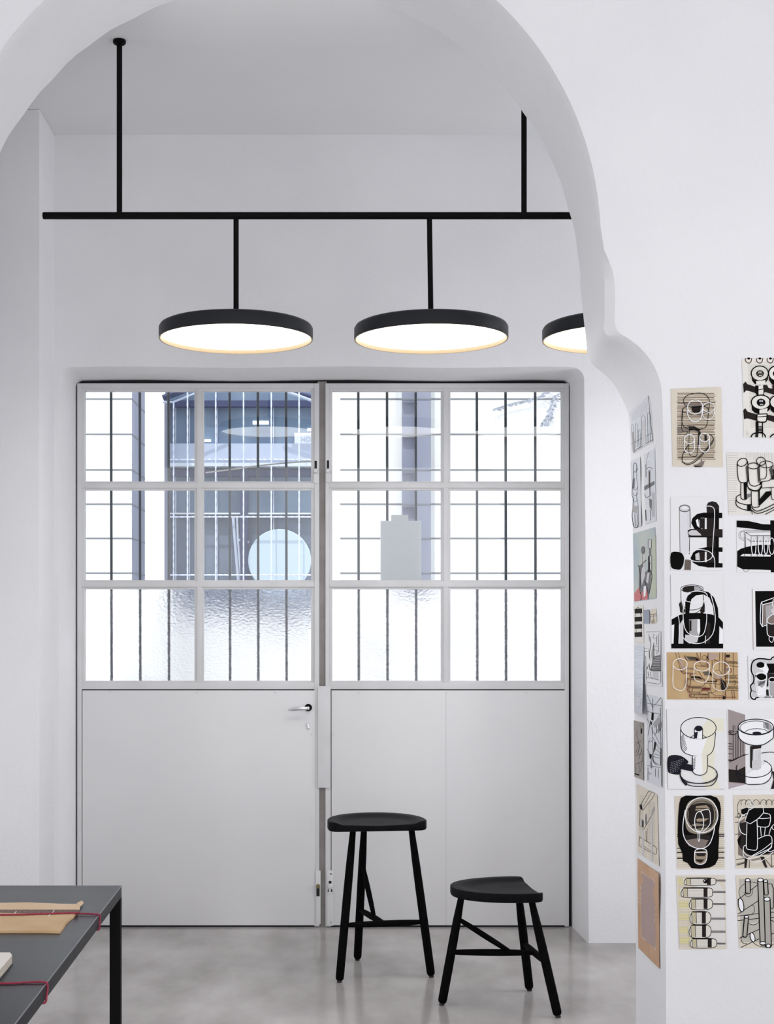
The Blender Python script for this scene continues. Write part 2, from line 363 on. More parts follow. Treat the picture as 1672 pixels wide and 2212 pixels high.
# ---------------------------------------------------------------- door leaves
def leaf(name, xo0, xo1, cols, panel, meet):
    base = P((xo0 + xo1) / 2, 2003, YD); base.z = 0.002
    d = thing(name, base, kind='structure')
    Y0 = YD
    rowsp = [(845, 1040), (1059, 1253), (1273, 1471)]
    bm = bmesh.new()
    zb = 2001.5
    # outer bars
    s = 7
    if meet == 'r': xi0, xi1 = cols[0][0], cols[-1][1]
    else: xi0, xi1 = cols[0][0], cols[-1][1]
    pbox(bm, xo0, 828, xi0 - s, zb, Y0, Y0 + .045, .002)
    pbox(bm, xi1 + s, 828, xo1, zb, Y0, Y0 + .045, .002)
    pbox(bm, xi0 - s, 828, xi1 + s, 845 - s, Y0, Y0 + .045, .002)
    pbox(bm, xi0 - s, 1471 + s - 3, xi1 + s, 1489, Y0, Y0 + .045, .002)
    # stepped inner bead round the glass
    Yb = Y0 + .007
    pbox(bm, xi0 - s, 845 - s, xi0, 1471 + s - 3, Yb, Y0 + .04, .001)
    pbox(bm, xi1, 845 - s, xi1 + s, 1471 + s - 3, Yb, Y0 + .04, .001)
    pbox(bm, xi0, 845 - s, xi1, 845, Yb, Y0 + .04, .001)
    pbox(bm, xi0, 1471, xi1, 1471 + s - 3, Yb, Y0 + .04, .001)
    for a, b in ((1040, 1059), (1253, 1273)):
        pbox(bm, xi0, a, xi1, b, Yb + .002, Y0 + .039, .001)
        pbox(bm, xi0 - s, a + 3, xi1 + s, b - 5, Y0, Y0 + .02, .002)
    xm0, xm1 = cols[0][1], cols[1][0]
    pbox(bm, xm0, 845 - s, xm1, 1471 + s - 3, Yb + .001, Y0 + .04, .001)
    pbox(bm, xm0 + 5, 845 - s, xm1 - 5, 1471 + s - 3, Y0 + .001, Y0 + .02, .002)
    if panel[0] - .6 > xi0 - s: pbox(bm, xi0 - s - 2, 1486, panel[0] - .4, zb, Y0 + .0006, Y0 + .03, .001)
    link('frame', bm, M['frame_paint'], d, smooth=40)
    for c in cols:
        for i, (a, b) in enumerate(rowsp):
            bm = bmesh.new(); pbox(bm, c[0] - 2, a - 2, c[1] + 2, b + 2, Y0 + .022, Y0 + .027)
            g = link('glass_pane', bm, M['frost'] if i == 2 else M['clear'], d)
            if i == 2: g['label'] = 'textured obscured glass pane'
    bm = bmesh.new()
    pbox(bm, xo0 + 3, 1480, xo1 - 3, 2002, Y0 + .013, Y0 + .031)
    link('panel_rebate', bm, M['dark_gap'], d)
    bm = bmesh.new()
    pbox(bm, panel[0] + 1.0, 1491.5, panel[1] - 1.0, 1999, Y0 - .001, Y0 + .011, .0015)
    link('panel', bm, M['door_paint'], d, smooth=40)
    if meet == 'l':   # narrow stile shown beside the panel
        pass
    bm = bmesh.new()
    for sx in (panel[0] + 60, (panel[0] + panel[1]) / 2 - 4, panel[1] - 86):
        for sy in (1496, 1993):
            lathe(bm, [(0, -.0018), (.003, -.0016), (.0042, 0), (.0042, .002)], P(sx, sy, Y0 - .001), 12, 'y')
    for sy in (1586, 1772): lathe(bm, [(0, -.0018), (.003, -.0016), (.0042, 0), (.0042, .002)], P(panel[1] - 8 if meet == 'r' else panel[0] + 5, sy, Y0 - .001), 12, 'y')
    s_ = link('screws', bm, M['frame_paint'], d, smooth=40); s_['kind'] = 'stuff'
    return d
dl = leaf('door_1', 166.5, 689.5, [(183, 420), (440, 672)], (177, 681), 'r')
dr = leaf('door_2', 703, 1229, [(718, 953), (973, 1213)], (715, 1223), 'l')

bm = bmesh.new(); pbox(bm, 963.2, 1493, 964.0, 1998, YD - .0013, YD + .004); link('seam', bm, plain('panel_seam', (.50, .50, .50), .6), dr)
# slats of stile paint beside the centre post, latches, cover plate
def latch(d, x0, x1, kx, ytop, ybar0, ybar1, right):
    bm = bmesh.new(); pbox(bm, x0, ybar0, x1, ybar1, YD - .010, YD, .002)
    lathe(bm, [(0, -.016), (.009, -.0155), (.0115, -.012), (.0115, 0), (0, 0)], P(kx, 1017.5, YD), 24, 'y')
    link('slide_bolt', bm, M['frame_paint'], d, smooth=40)
    bm = bmesh.new(); pbox(bm, kx - 2.4, ytop, kx + 2.4, 1013, YD - .0025, YD - .0002, .001)
    link('bolt_slot', bm, M['dark_gap'], d)
latch(dl, 677, 688.5, 682, 995.5, 1023, 1043.5, 0)
latch(dr, 703.5, 715, 708.5, 994.5, 1022, 1042.5, 1)
def foot_plate(d, x0, x1, kx, kind):
    bm = bmesh.new(); pbox(bm, x0, 1881, x1, 2000, YD - .006, YD - .0006, .0015)
    link('latch_plate', bm, M['chipped'] if kind else M['chipped'], d, smooth=40)
    bm = bmesh.new()
    if kind == 0:
        pbox(bm, kx - 3.5, 1916, kx + 3.5, 1936, YD - .0085, YD - .006, .002)
        link('bolt_slot', bm, M['dark_gap'], d)
        bm = bmesh.new(); lathe(bm, [(0, -.018), (.008, -.017), (.0095, -.013), (.0095, 0), (0, 0)], P(kx, 1914, YD - .006), 20, 'y')
        o = link('bolt_knob', bm, M['brass'], d, smooth=40); o['label'] = 'tarnished brass knob'
    else:
        pbox(bm, kx - 5, 1921, kx + 5, 1927, YD - .0075, YD - .006, .001); pbox(bm, kx - 3, 1903, kx + 3, 1909, YD - .0075, YD - .006, .001)
        link('bolt_slot', bm, M['dark_gap'], d)
        bm = bmesh.new(); lathe(bm, [(0, -.014), (.010, -.013), (.0125, -.010), (.0125, 0), (0, 0)], P(kx, 1914, YD - .006), 24, 'y')
        pbox(bm, kx - 3, 1918, kx + 2, 1932, YD - .013, YD - .006, .002)
        link('bolt_knob', bm, M['frame_paint'], d, smooth=40)
foot_plate(dl, 682.4, 692.5, 687, 0)
foot_plate(dr, 706.6, 720, 713, 1)
bm = bmesh.new(); pbox(bm, 686.5, 1482, 713.5, 1702, YD - .013, YD - .0015, .003)
link('cover_plate', bm, M['frame_paint'], dl, smooth=40)
# door handle
h = thing('door_handle', Vector(P(666, 1528.5, YD - .001)) - worldloc(dl)); h.parent = dl
bm = bmesh.new(); c = P(666, 1528.5, YD - .001)
lathe(bm, [(0, -.008), (.0145, -.008), (.0175, -.005), (.0178, 0), (0, 0)], c, 40, 'y')
rose = link('rose', bm, M['black_metal'], h, smooth=40)
bm = bmesh.new()
tube(bm, [c + Vector((0, 0, 0)), c + Vector((0, -.03, 0)), c + Vector((-.002, -.045, 0))], [.0075, .0075, .008], 20)
def lever(bm, pts):
    rings = []
    for (dx, dy, dz, hw, hh) in pts:
        ring = []
        for k in range(16):
            a = 2 * math.pi * k / 16; cx, sx = math.cos(a), math.sin(a)
            ring.append(bm.verts.new(c + Vector((dx, dy + hw * math.copysign(abs(cx) ** .6, cx), dz + hh * math.copysign(abs(sx) ** .6, sx)))))
        rings.append(ring)
    for A, B in zip(rings, rings[1:]):
        for k in range(16): bm.faces.new((A[k], A[(k + 1) % 16], B[(k + 1) % 16], B[k]))
    bm.faces.new(rings[0]); bm.faces.new(rings[-1][::-1])
lever(bm, [(.006, -.045, 0, .004, .006), (.002, -.046, 0, .0065, .0085), (-.012, -.047, -.0005, .006, .0075), (-.03, -.046, -.001, .0055, .0088), (-.052, -.044, -.003, .005, .0095), (-.072, -.042, -.006, .0045, .0078), (-.088, -.040, -.008, .004, .006), (-.094, -.040, -.0085, .002, .004)])
bmesh.ops.recalc_face_normals(bm, faces=bm.faces)
lv = link('lever', bm, M['chrome'], h, smooth=50)
bm = bmesh.new(); c2 = P(666.3, 1565.3, YD - .001)
lathe(bm, [(0, -.008), (.006, -.008), (.0088, -.005), (.0092, 0), (0, 0)], c2, 28, 'y')
box(bm, c2 + Vector((-.005, -.006, -.023)), c2 + Vector((.005, 0, -.004)), .002)
link('lock_cylinder', bm, M['chrome'], dl, smooth=40)

# ---------------------------------------------------------------- board and card taped to the glass
t = thing('notice_board', P(866, 1253, YD + .030), 'pale grey rounded blank board against the glass of the right door', 'board')
bm = bmesh.new(); pbox(bm, 822, 1125, 910, 1254, YD + .030, YD + .036, .0025)
link('board', bm, M['board'], t, smooth=40)
for x, y in ((826, 1130), (906, 1130), (826, 1249), (906, 1249)):
    bm = bmesh.new(); lathe(bm, [(0, -.0012), (.003, -.001), (.0038, 0), (0, 0)], P(x, y, YD + .030), 12, 'y'); link('stud', bm, M['card'], t, smooth=40)
bm = bmesh.new(); pbox(bm, 845, 1112.5, 882, 1135, YD + .038, YD + .0395, .0004)
tag(link('paper_card', bm, M['card'], loc=P(863, 1135, YD + .0385)), 'small white card peeking above the grey notice board', 'card')

# ---------------------------------------------------------------- iron bars outside the glass
def grille(xsx, label):
    g = thing('security_grille', P(sum(xsx) / len(xsx), 1480, 6.60), label, 'window bars', 'iron bars behind the door glass')
    for x in xsx:
        bm = bmesh.new(); a = P(x, 832, 6.60); b = P(x + 1.2, 1485, 6.60)
        tube(bm, [a, b], .0064, 12); link('bar', bm, M['bar'], g, smooth=40)
    bm = bmesh.new(); pbox(bm, xsx[0] - 56, 1481, xsx[-1] + 54, 1487, 6.595, 6.607); link('rail', bm, M['bar'], g)
    bm = bmesh.new(); pbox(bm, xsx[0] - 56, 828, xsx[-1] + 54, 834, 6.595, 6.607); link('rail', bm, M['bar'], g)
grille([240, 302, 364, 430, 496, 557, 618], 'set of dark vertical iron bars behind the left door windows')
grille([774, 836, 898, 964, 1030, 1092, 1156], 'set of dark vertical iron bars behind the right door windows')
# ---------------------------------------------------------------- courtyard outside
bm = bmesh.new(); box(bm, (-9, 6.56, -.12), (9, 16, -.02)); tag(link('floor_courtyard', bm, M['court']), kind='structure')
JY = [862, 938, 1015, 1089, 1163, 1238, 1314, 1390]
def cwall(name, pa, pb, Ya, Yb, mat, z1=6.0, joints=True, ja=0.0, jy=JY, Yref=8.5):
    """rendered wall strip from picture column pa (depth Ya) to pb (depth Yb) with sunk horizontal joints"""
    a = P(pa, HY, Ya); b = P(pb, HY, Yb); d = (b - a); d.z = 0; nrm = Vector((d.y, -d.x, 0)).normalized()
    if nrm.y > 0: nrm = -nrm
    bm = bmesh.new()
    vs = [bm.verts.new(v) for v in (Vector((a.x, a.y, -.1)), Vector((b.x, b.y, -.1)), Vector((b.x, b.y, z1)), Vector((a.x, a.y, z1)))]
    bk = [bm.verts.new(v.co - nrm * .25) for v in vs]
    bm.faces.new(vs); bm.faces.new(bk[::-1])
    for i in range(4): bm.faces.new((vs[i], bk[i], bk[(i + 1) % 4], vs[(i + 1) % 4]))
    bmesh.ops.recalc_face_normals(bm, faces=bm.faces)
    if joints:
        for y in jy:
            z = CH + (HY - y) * Yref / F
            s = a + d * ja
            q = [Vector((s.x, s.y, z)) + nrm * .002, Vector((b.x, b.y, z)) + nrm * .002]
            hh = .0045
            v4 = [bm.verts.new(q[0] - Vector((0, 0, hh))), bm.verts.new(q[1] - Vector((0, 0, hh))), bm.verts.new(q[1] + Vector((0, 0, hh))), bm.verts.new(q[0] + Vector((0, 0, hh)))]
            f_ = bm.faces.new(v4); f_.material_index = 1
    return tag(link(name, bm, [M[mat], M['joint']]), kind='structure')
cwall('wall_courtyard_left', -500, 285, 8.5, 8.5, 'court')
cwall('wall_courtyard_left_return', 285.2, 313, 8.5, 9.08, 'court_grey')  # shadow on this return is put into its grey colour
cwall('wall_courtyard_right', 735, 1900, 8.5, 8.5, 'court')
# grey pilaster on the right courtyard wall
bm = bmesh.new(); pbox(bm, 869, 600, 899, 1285, 8.44, 8.498); pbox(bm, 899, 600, 931, 1285, 8.40, 8.498)
for y in JY[:6]: pbox(bm, 868.5, y - 1.4, 931.5, y + 1.4, 8.397, 8.43, mi=1)
tag(link('pilaster', bm, [M['court_grey'], M['joint']]), 'grey blue pilaster on the sunlit courtyard wall behind right door', 'pilaster')

bm = bmesh.new(); box(bm, (P(270, 0, 8.5).x, 8.2, -.02), (P(352, 0, 8.5).x, 9.2, 1.60)); tag(link('trim_3', bm, M['court']), kind='structure')
bm = bmesh.new(); box(bm, (P(864, 0, 8.5).x, 8.36, -.02), (P(936, 0, 8.5).x, 8.499, 1.615)); tag(link('trim_4', bm, M['court']), kind='structure')
# glazed pavilion seen through the left leaf
YP = 9.5
pv = thing('glazed_pavilion', P(530, HY, YP) * 1.0, 'blue glass pavilion with navy beams seen through the left door windows', 'building')
pv.location.z = 0
def part(name, mat, rects, Ya=YP, Yb=YP + .12, parent=None, bev=0):
    bm = bmesh.new()
    for r_ in rects: pbox(bm, *r_, Ya, Yb, bev)
    return link(name, bm, M[mat], parent or pv)
zg = 1320 + F * 1.52 / YP
part('upper_glazing', 'facade_glass', [(357, 700, 712, 960)], YP + .05, YP + .15)
part('spandrel', 'pale_blue', [(362, 958, 712, 993)], YP, YP + .15)
part('ledge', 'sill_white', [(362, 1000, 712, 1007)], YP - .10, YP + .1)
part('mid_band', 'pale_blue', [(362, 993, 712, 1012)], YP + .01, YP + .15)
part('middle_glazing', 'facade_glass', [(362, 1012, 712, 1112)], YP + .06, YP + .15)
part('lower_glazing', 'facade_dark', [(362, 1112, 712, 1325)], YP + .06, YP + .15)
part('base', 'court', [(362, 1325, 712, zg)], YP, YP + .2)
part('beam', 'navy', [(368, 865, 712, 878)], YP - .02, YP + .06)
part('beam', 'navy', [(368, 1014, 712, 1028)] + [(376 + 30.3 * k, 1008, 386 + 30.3 * k, 1015) for k in range(11)], YP - .02, YP + .06)
part('rail', 'sill_white', [(365, 1107.5, 712, 1111)], YP - .01, YP + .05)
part('rail', 'navy', [(365, 1112, 712, 1113.5)], YP - .01, YP + .05)
part('post', 'navy', [(519, 1012, 535, 1325)], YP - .03, YP + .06)
part('corner_post', 'court_grey', [(355, 868, 364, 1370)], YP - .04, YP + .1)
part('mullion', 'pale_blue', [(378, 878, 380.5, 1370), (408, 878, 410, 1370), (468, 878, 470, 1370), (590, 878, 592, 1370)], YP + .03, YP + .06)
bm = bmesh.new()
tube(bm, [P(352, 869, YP - .2), P(376, 868, YP - .2), P(440, 842, YP - .2), P(470, 830, YP - .2)], .007, 8); link('rafter', bm, M['pale_blue'], pv, smooth=40); bm = bmesh.new()
tube(bm, [P(590, 838, YP - .2), P(640, 853, YP - .2), P(712, 880, YP - .2)], .010, 8)
link('rafter', bm, M['pale_blue'], pv, smooth=40)
bm = bmesh.new()
tube(bm, [P(352, 860, YP - .18), P(415, 836, YP - .18)], .022, 6); link('rafter', bm, M['navy'], pv); bm = bmesh.new()
tube(bm, [P(612, 840, YP - .18), P(712, 868, YP - .18)], .016, 6)
link('rafter', bm, M['navy'], pv)
# pale jamb leaning behind the lower glass
bm = bmesh.new()
tube(bm, [P(504, 1118, YP), P(508, 1170, YP), P(516, 1260, YP)], .012, 8); tube(bm, [P(512, 1115, YP - .02), P(514, 1165, YP - .02), P(522, 1262, YP - .02)], .008, 8)
tube(bm, [P(513, 1166, YP - .02), P(537, 1172, YP - .02)], .008, 8)
link('jamb', bm, M['pale_blue'], pv, smooth=40)
# bright reflections in the glass, put in as glowing strips
for (a, b, c_, d_) in ((546, 909, 580, 916), (440, 949, 455, 953.5), (664, 925, 690, 930)):
    part('reflection_strip', 'reflected_glint', [(a, b, c_, d_)], YP + .02, YP + .045)
part('label_plate', 'sill_white', [(636, 935, 690, 958)], YP + .02, YP + .045)
cu = bpy.data.curves.new('plate_text', 'FONT'); cu.body = 'HDM'; cu.size = .05; cu.extrude = .001
to = bpy.data.objects.new('plate_text', cu); COL.objects.link(to)
dg = bpy.context.evaluated_depsgraph_get(); me = bpy.data.meshes.new_from_object(to.evaluated_get(dg)); bpy.data.objects.remove(to)
lo = bpy.data.objects.new('plate_lettering', me); COL.objects.link(lo); lo.parent = pv; me.materials.append(M['pale_blue'])
me.transform(Matrix.Translation(P(649, 953, YP + .015)) @ Matrix.Rotation(math.pi / 2, 4, 'X')); me.transform(Matrix.Translation(-worldloc(pv)))
# twisted pale grille in front of the pavilion
YG = 9.25
tg = thing('twisted_grille', P(520, HY, YG), 'pale grille of twisted iron bars in front of the blue pavilion', 'grille'); tg.location.z = 0
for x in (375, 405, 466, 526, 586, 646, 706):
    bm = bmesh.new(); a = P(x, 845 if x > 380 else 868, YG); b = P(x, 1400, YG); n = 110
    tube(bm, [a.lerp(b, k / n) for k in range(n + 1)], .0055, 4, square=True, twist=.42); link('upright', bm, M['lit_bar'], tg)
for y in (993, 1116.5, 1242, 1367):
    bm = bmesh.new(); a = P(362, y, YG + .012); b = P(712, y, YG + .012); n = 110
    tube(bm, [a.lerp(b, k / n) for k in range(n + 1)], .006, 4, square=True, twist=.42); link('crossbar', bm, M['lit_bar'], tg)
# round pale disc hanging from a hook
YQ = 9.36
t = thing('hanging_disc', P(604, 1211, YQ), 'large pale blue round disc hanging from a hook outside left door', 'disc')
bm = bmesh.new(); lathe(bm, [(0, -.012), (.212, -.012), (.217, -.006), (.217, .006), (0, .006)], P(604, 1211, YQ), 64, 'y'); link('disc', bm, M['disc'], t, smooth=40)
bm = bmesh.new(); tube(bm, [P(594, 1143, YQ - .014), P(593, 1133, YQ - .02), P(597, 1127, YQ), P(600, 1131, YQ + .02), P(600, 1142, YQ + .01)], .0028, 8); link('hook', bm, M['bar'], t, smooth=40)
# streak reflected in the door glass, built as a thin pale tube
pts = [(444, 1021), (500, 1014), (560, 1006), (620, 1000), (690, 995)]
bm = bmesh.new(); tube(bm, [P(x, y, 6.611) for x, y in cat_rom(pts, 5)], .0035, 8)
tag(link('reflection_streak', bm, M['reflection_streak'], smooth=60, loc=P(560, 1006, 6.611)), 'pale reflection streak built as a thin tube across left door glass', 'reflection_streak')
# ivy sprigs at the upper right
def ivy(pts, label, Y=8.475):
    t = thing('ivy_sprig', P(*pts[0], Y), label, 'plant', 'ivy hanging outside the right door')
    c = [P(x, y, Y) for x, y in cat_rom(pts, 6)]
    bm = bmesh.new(); tube(bm, c, .0022, 6); link('stem', bm, M['leaf'], t)
    bm = bmesh.new()
    for i, p_ in enumerate(c):
        for s in (-1, 1):
            d = Vector((s * .8 + random.uniform(-.3, .3), random.uniform(-.35, .1), -.55 + random.uniform(-.3, .3))).normalized(); L_ = random.uniform(.022, .036)
            q = d.cross(Vector((random.uniform(-.3, .3), 1, .2))).normalized() * L_ * .28
            bm.faces.new([bm.verts.new(v) for v in (p_, p_ + d * L_ * .45 + q, p_ + d * L_, p_ + d * L_ * .45 - q)])
    link('leaves', bm, M['leaf'], t)
ivy([(1245, 830), (1208, 850), (1192, 878), (1186, 900), (1174, 917)], 'drooping grey leaved ivy sprig at the right door top right corner')
ivy([(1190, 832), (1172, 852), (1140, 864), (1110, 870), (1072, 882)], 'thin ivy sprig trailing left along the upper right door pane')
# far white boundary wall closing the courtyard
bm = bmesh.new(); box(bm, (-9, 15.5, -.1), (9, 15.9, 7)); tag(link('wall_courtyard_far', bm, M['court']), kind='structure')

# ---------------------------------------------------------------- pendant rail lamp
YLAMP = 5.19
pd = thing('pendant_light', (0, YLAMP, ZC), 'long black rail pendant with three glowing round disc lamps', 'lamp')
zb = P(0, 466, YLAMP).z
bm = bmesh.new(); tube(bm, [Vector((P(93, 0, YLAMP).x, YLAMP, zb)), Vector((P(96, 0, YLAMP).x, YLAMP, zb)), Vector((1.62, YLAMP, zb))], [.0125, .0135, .0135], 24)
link('rail', bm, M['black_metal'], pd, smooth=40)
for px in (258, 1132):
    x = P(px, 0, YLAMP).x
    bm = bmesh.new(); tube(bm, [Vector((x, YLAMP, zb)), Vector((x, YLAMP, ZC))], .0105, 20); r_ = link('hanger_rod', bm, M['black_metal'], pd, smooth=40)
    bm = bmesh.new(); lathe(bm, [(0, 0), (.0235, 0), (.0245, -.003), (.0245, -.010), (.021, -.014), (.011, -.018), (0, -.018)], Vector((x, YLAMP, ZC)), 32); link('ceiling_rose', bm, M['black_metal'], r_, smooth=40)
zr = P(0, 733, YLAMP).z
for px in (510, 931, 1339):
    x = P(px, 0, YLAMP).x
    bm = bmesh.new(); tube(bm, [Vector((x - (.006 if px == 931 else 0), YLAMP, zb)), Vector((x, YLAMP, zr + .05))], .0102, 20); link('drop_rod', bm, M['black_metal'], pd, smooth=40)
    sh = thing('lamp_shade', Vector((x, YLAMP, zr)) - worldloc(pd)); sh.parent = pd
    RL = .2935; c = Vector((x, YLAMP, zr)); bm = bmesh.new()
    pr = [(0, .060), (RL - .05, .059), (RL - .018, .0555), (RL - .006, .050), (RL, .040), (RL, .0), (RL - .004, -.0012), (RL - .006, 0)]
    lathe(bm, pr, c, 96); link('body', bm, M['shade_black'], sh, smooth=35)
    bm = bmesh.new(); lathe(bm, [(RL - .0005, -.0013), (RL - .0055, -.0016), (RL - .0065, .0), (RL - .0065, .017)], c, 96); link('rim', bm, M['cream'], sh, smooth=35)
    bm = bmesh.new(); lathe(bm, [(0, .0135), (RL - .008, .0135), (RL - .008, .017), (0, .017)], c, 96); link('diffuser', bm, M['diffuser'], sh, smooth=35)

# ---------------------------------------------------------------- stools
def spindle(name, a, b, r0, rm, parent, mat='stool', n=18):
    bm = bmesh.new(); a = Vector(a); b = Vector(b)
    tube(bm, [a.lerp(b, k / n) for k in range(n + 1)], [r0 + (rm - r0) * math.sin(math.pi * k / n) ** .7 for k in range(n + 1)], 16)
    return link(name, bm, M[mat], parent, smooth=50)
def stool(name, label, cxy, yaw, Wd, Dp, ztop, th, legs, rods, rl):
    t = thing(name, (cxy[0], cxy[1], 0), label, 'stool', 'black three legged wooden stools')
    # seat outline: x along the straight side, y towards the round side
    fy = -Dp / 2
    out = []
    n = 64
    hw = Wd / 2; by = fy + Dp * .17
    for k in range(n + 1):
        a = math.pi * k / n; c_, s_ = math.cos(a), math.sin(a)
        out.append((hw * math.copysign(abs(c_) ** .93, c_), by + (Dp * .83) * abs(s_) ** .93, 1))
    cl = [( -hw, by, 1), (-hw * .985, by - Dp * .09, 1), (-hw * .93, fy + Dp * .02, .8), (-hw * .84, fy, .5)]
    cs = cat_rom(cl, 5)[1:]
    out += cs
    m_ = 26
    for k in range(1, m_): out.append((-hw * .84 + 2 * hw * .84 * k / m_, fy, 0))
    out += [(-x, y, w) for x, y, w in cs[::-1]][:]
    # nested rings to centre
    cx0, cy0 = 0, fy + Dp * .40
    fr = [1, .985, .94, .90, .86, .82, .77, .70, .6, .45, .3, .15]
    yc = math.cos(yaw); ys = math.sin(yaw)
    def wp(x, y, z): return Vector((cxy[0] + x * yc - y * ys, cxy[1] + x * ys + y * yc, z))
    def sm(v): v = min(max(v, 0), 1); return v * v * (3 - 2 * v)
    def ztopf(x, y, s):
        # distance from the curved rim decides the hollow; the straight edge stays open
        e = math.sqrt((x / hw) ** 2 + (max(y - by, 0) / (Dp * .83)) ** 2)
        dip = .013 * sm((0.91 - e) / .24) + .004 * sm((.7 - e) / .7)
        return ztop - dip
    bm = bmesh.new(); rings = []
    for i, s in enumerate(fr):
        rr = []
        for x, y, w in out:
            X = cx0 + (x - cx0) * s; Yv = cy0 + (y - cy0) * s
            z = ztopf(X, Yv, s) - (.0022 if i == 0 else 0)
            if i == 0: X = cx0 + (x - cx0) * 1.0
            rr.append(bm.verts.new(wp(X, Yv, z)))
        rings.append(rr)
    low = []
    for s, dz in ((1.0, -.008), (1.0, -th + .009), (.985, -th + .002), (.955, -th)):
        rr = []
        for x, y, w in out:
            zt = ztopf(x, y, 1)
            z = zt - .006 if dz == -.008 else ztop + dz
            z = min(z, zt - .004)
            rr.append(bm.verts.new(wp(cx0 + (x - cx0) * s, cy0 + (y - cy0) * s, z)))
        low.append(rr)
    n_ = len(out)
    allr = rings[::-1] + low
    for A, B in zip(allr, allr[1:]):
        for k in range(n_): bm.faces.new((A[k], A[(k + 1) % n_], B[(k + 1) % n_], B[k]))
    bm.faces.new(rings[-1]); bm.faces.new(low[-1])
    bmesh.ops.remove_doubles(bm, verts=bm.verts, dist=1e-5)
    bmesh.ops.recalc_face_normals(bm, faces=bm.faces)
    link('seat', bm, M['seat'], t, smooth=35)
    L_ = []
    for (fx, fy_, tx, ty) in legs:
        a = Vector((fx, fy_, 0)); b = Vector((tx, ty, ztop - th + .004)); L_.append((a, b)); d = (b - a)
        bm = bmesh.new(); prof = [(.012, rl * .45), (.014, rl * .72), (.022, rl * .93), (.034, rl), (.30, rl * 1.02), (.6, rl), (.78, rl * .93), (.9, rl * .80), (1, rl * .70)]
        hgt = d.length; pts = []; rad = []
        for q, (u, r_) in enumerate(prof):
            tt = u if q > 3 else u * .65 / hgt
            pts.append(a + d * tt); rad.append(r_)
        tube(bm, pts, rad, 22); lg = link('leg', bm, M['stool'], t, smooth=50)
        bm = bmesh.new(); tube(bm, [a, a + d * (.012 / hgt)], rl * .58, 18); link('foot_glide', bm, M['rubber'], lg, smooth=40)
    def on(i, z): a, b = L_[i]; return a.lerp(b, z / b.z)
    A, B, C_, z1, z2, zt, u = rods   # A,B pair on the straight side, C apex
    p1 = on(A, z1); p2 = on(B, z1); spindle('stretcher', p1, p2, .0085, .0135, t)
    mid = p1.lerp(p2, .5); pc = on(C_, z2); spindle('stretcher', pc, mid, .0085, .0135, t)
    spindle('brace', on(C_, zt), pc.lerp(mid, u), .0075, .0115, t)
def foot(px, py): Y = F * CH / (py - HY); return ((px - VX) * Y / F, Y)
def top(px, Y): return ((px - VX) * Y / F, Y)
T = [foot(733, 2122) + top(763, 5.63), foot(932, 2111) + top(888, 5.66), foot(772, 2074) + top(787, 5.78)]
stool('bar_stool', 'tall black wooden bar stool standing in front of the right door', (.172, 5.69), R(6),   .410, .262, .658, .040, T, (0, 1, 2, .228, .23, .44, .60), .0172)
T = [foot(1206, 2198) + top(1148, 5.17), foot(1144, 2140) + top(1119, 5.385), foot(954, 2171) + top(997, 5.25)]
stool('low_stool', 'low black wooden stool nearest to the sketch covered pier', (.618, 5.29), R(97), .345, .325, .452, .036, T, (0, 1, 2, .195, .203, .333, .72), .0172)

# ---------------------------------------------------------------- steel table
ZT = .74
TX1, TY1, TX0, TY0 = -.601, 3.861, -2.05, 1.75
tb = thing('work_table', (-1.3, 2.8, 0), 'blackened steel work table in the lower left corner', 'table')
bm = bmesh.new(); box(bm, (TX0, TY0, ZT - .004), (TX1, TY1, ZT), .0012); link('tabletop', bm, M['steel'], tb, smooth=40)
bm = bmesh.new(); box(bm, (TX1 - .0016, TY0, ZT - .0012), (TX1 + .0003, TY1, ZT + .0003), .0004); box(bm, (TX0, TY1 - .0016, ZT - .0012), (TX1 - .0016, TY1 + .0003, ZT + .0003), .0004); link('worn_edge', bm, M['worn'], tb)
bm = bmesh.new()
for lo, hi in (((TX1 - .03, TY0, ZT - .032), (TX1 - .0005, TY1, ZT - .004)), ((TX0, TY0, ZT - .032), (TX0 + .03, TY1, ZT - .004)), ((TX0 + .03, TY1 - .03, ZT - .032), (TX1 - .03, TY1 - .0005, ZT - .004)), ((TX0 + .03, TY0, ZT - .032), (TX1 - .03, TY0 + .03, ZT - .004))): box(bm, lo, hi, .001)
link('frame', bm, M['apron'], tb, smooth=40)
for x in (TX0, TX1 - .03):
    for y in (TY0, TY1 - .03):
        bm = bmesh.new(); box(bm, (x, y, 0), (x + .03, y + .03, ZT - .0325), .001); link('leg', bm, M['black_metal'], tb, smooth=40)
def TP(px, py, z=ZT): Y = F * (CH - z) / (py - HY); return Vector(((px - VX) * Y / F, Y, z))
# kraft folder: front flap, back flap, dark gauze spine, stitches
kf = thing('kraft_folder', TP(60, 1985), 'kraft paper folder with brown gauze spine under the red cord', 'folder')
def slab(bm, poly, z0, z1, curl=None, mi=0):
    lo_ = []; hi_ = []
    for (x, y) in poly:
        c_ = curl(x, y) if curl else 0
        p_ = TP(x, y); lo_.append(bm.verts.new((p_.x, p_.y, ZT + z0 + c_))); hi_.append(bm.verts.new((p_.x, p_.y, ZT + z1 + c_)))
    f1 = bm.faces.new(hi_); f2 = bm.faces.new(lo_[::-1])
    for i in range(len(poly)): j = (i + 1) % len(poly); f = bm.faces.new((lo_[i], lo_[j], hi_[j], hi_[i]))
    for f in (f1, f2): f.material_index = mi
    bmesh.ops.recalc_face_normals(bm, faces=bm.faces)
bm = bmesh.new()
slab(bm, [(-260, 1969), (-260, 1955), (0, 1955), (60, 1954), (130, 1957), (167, 1957.5), (173, 1962), (172, 1969)], .001, .006)
link('back_flap', bm, M['kraft_light'], kf)
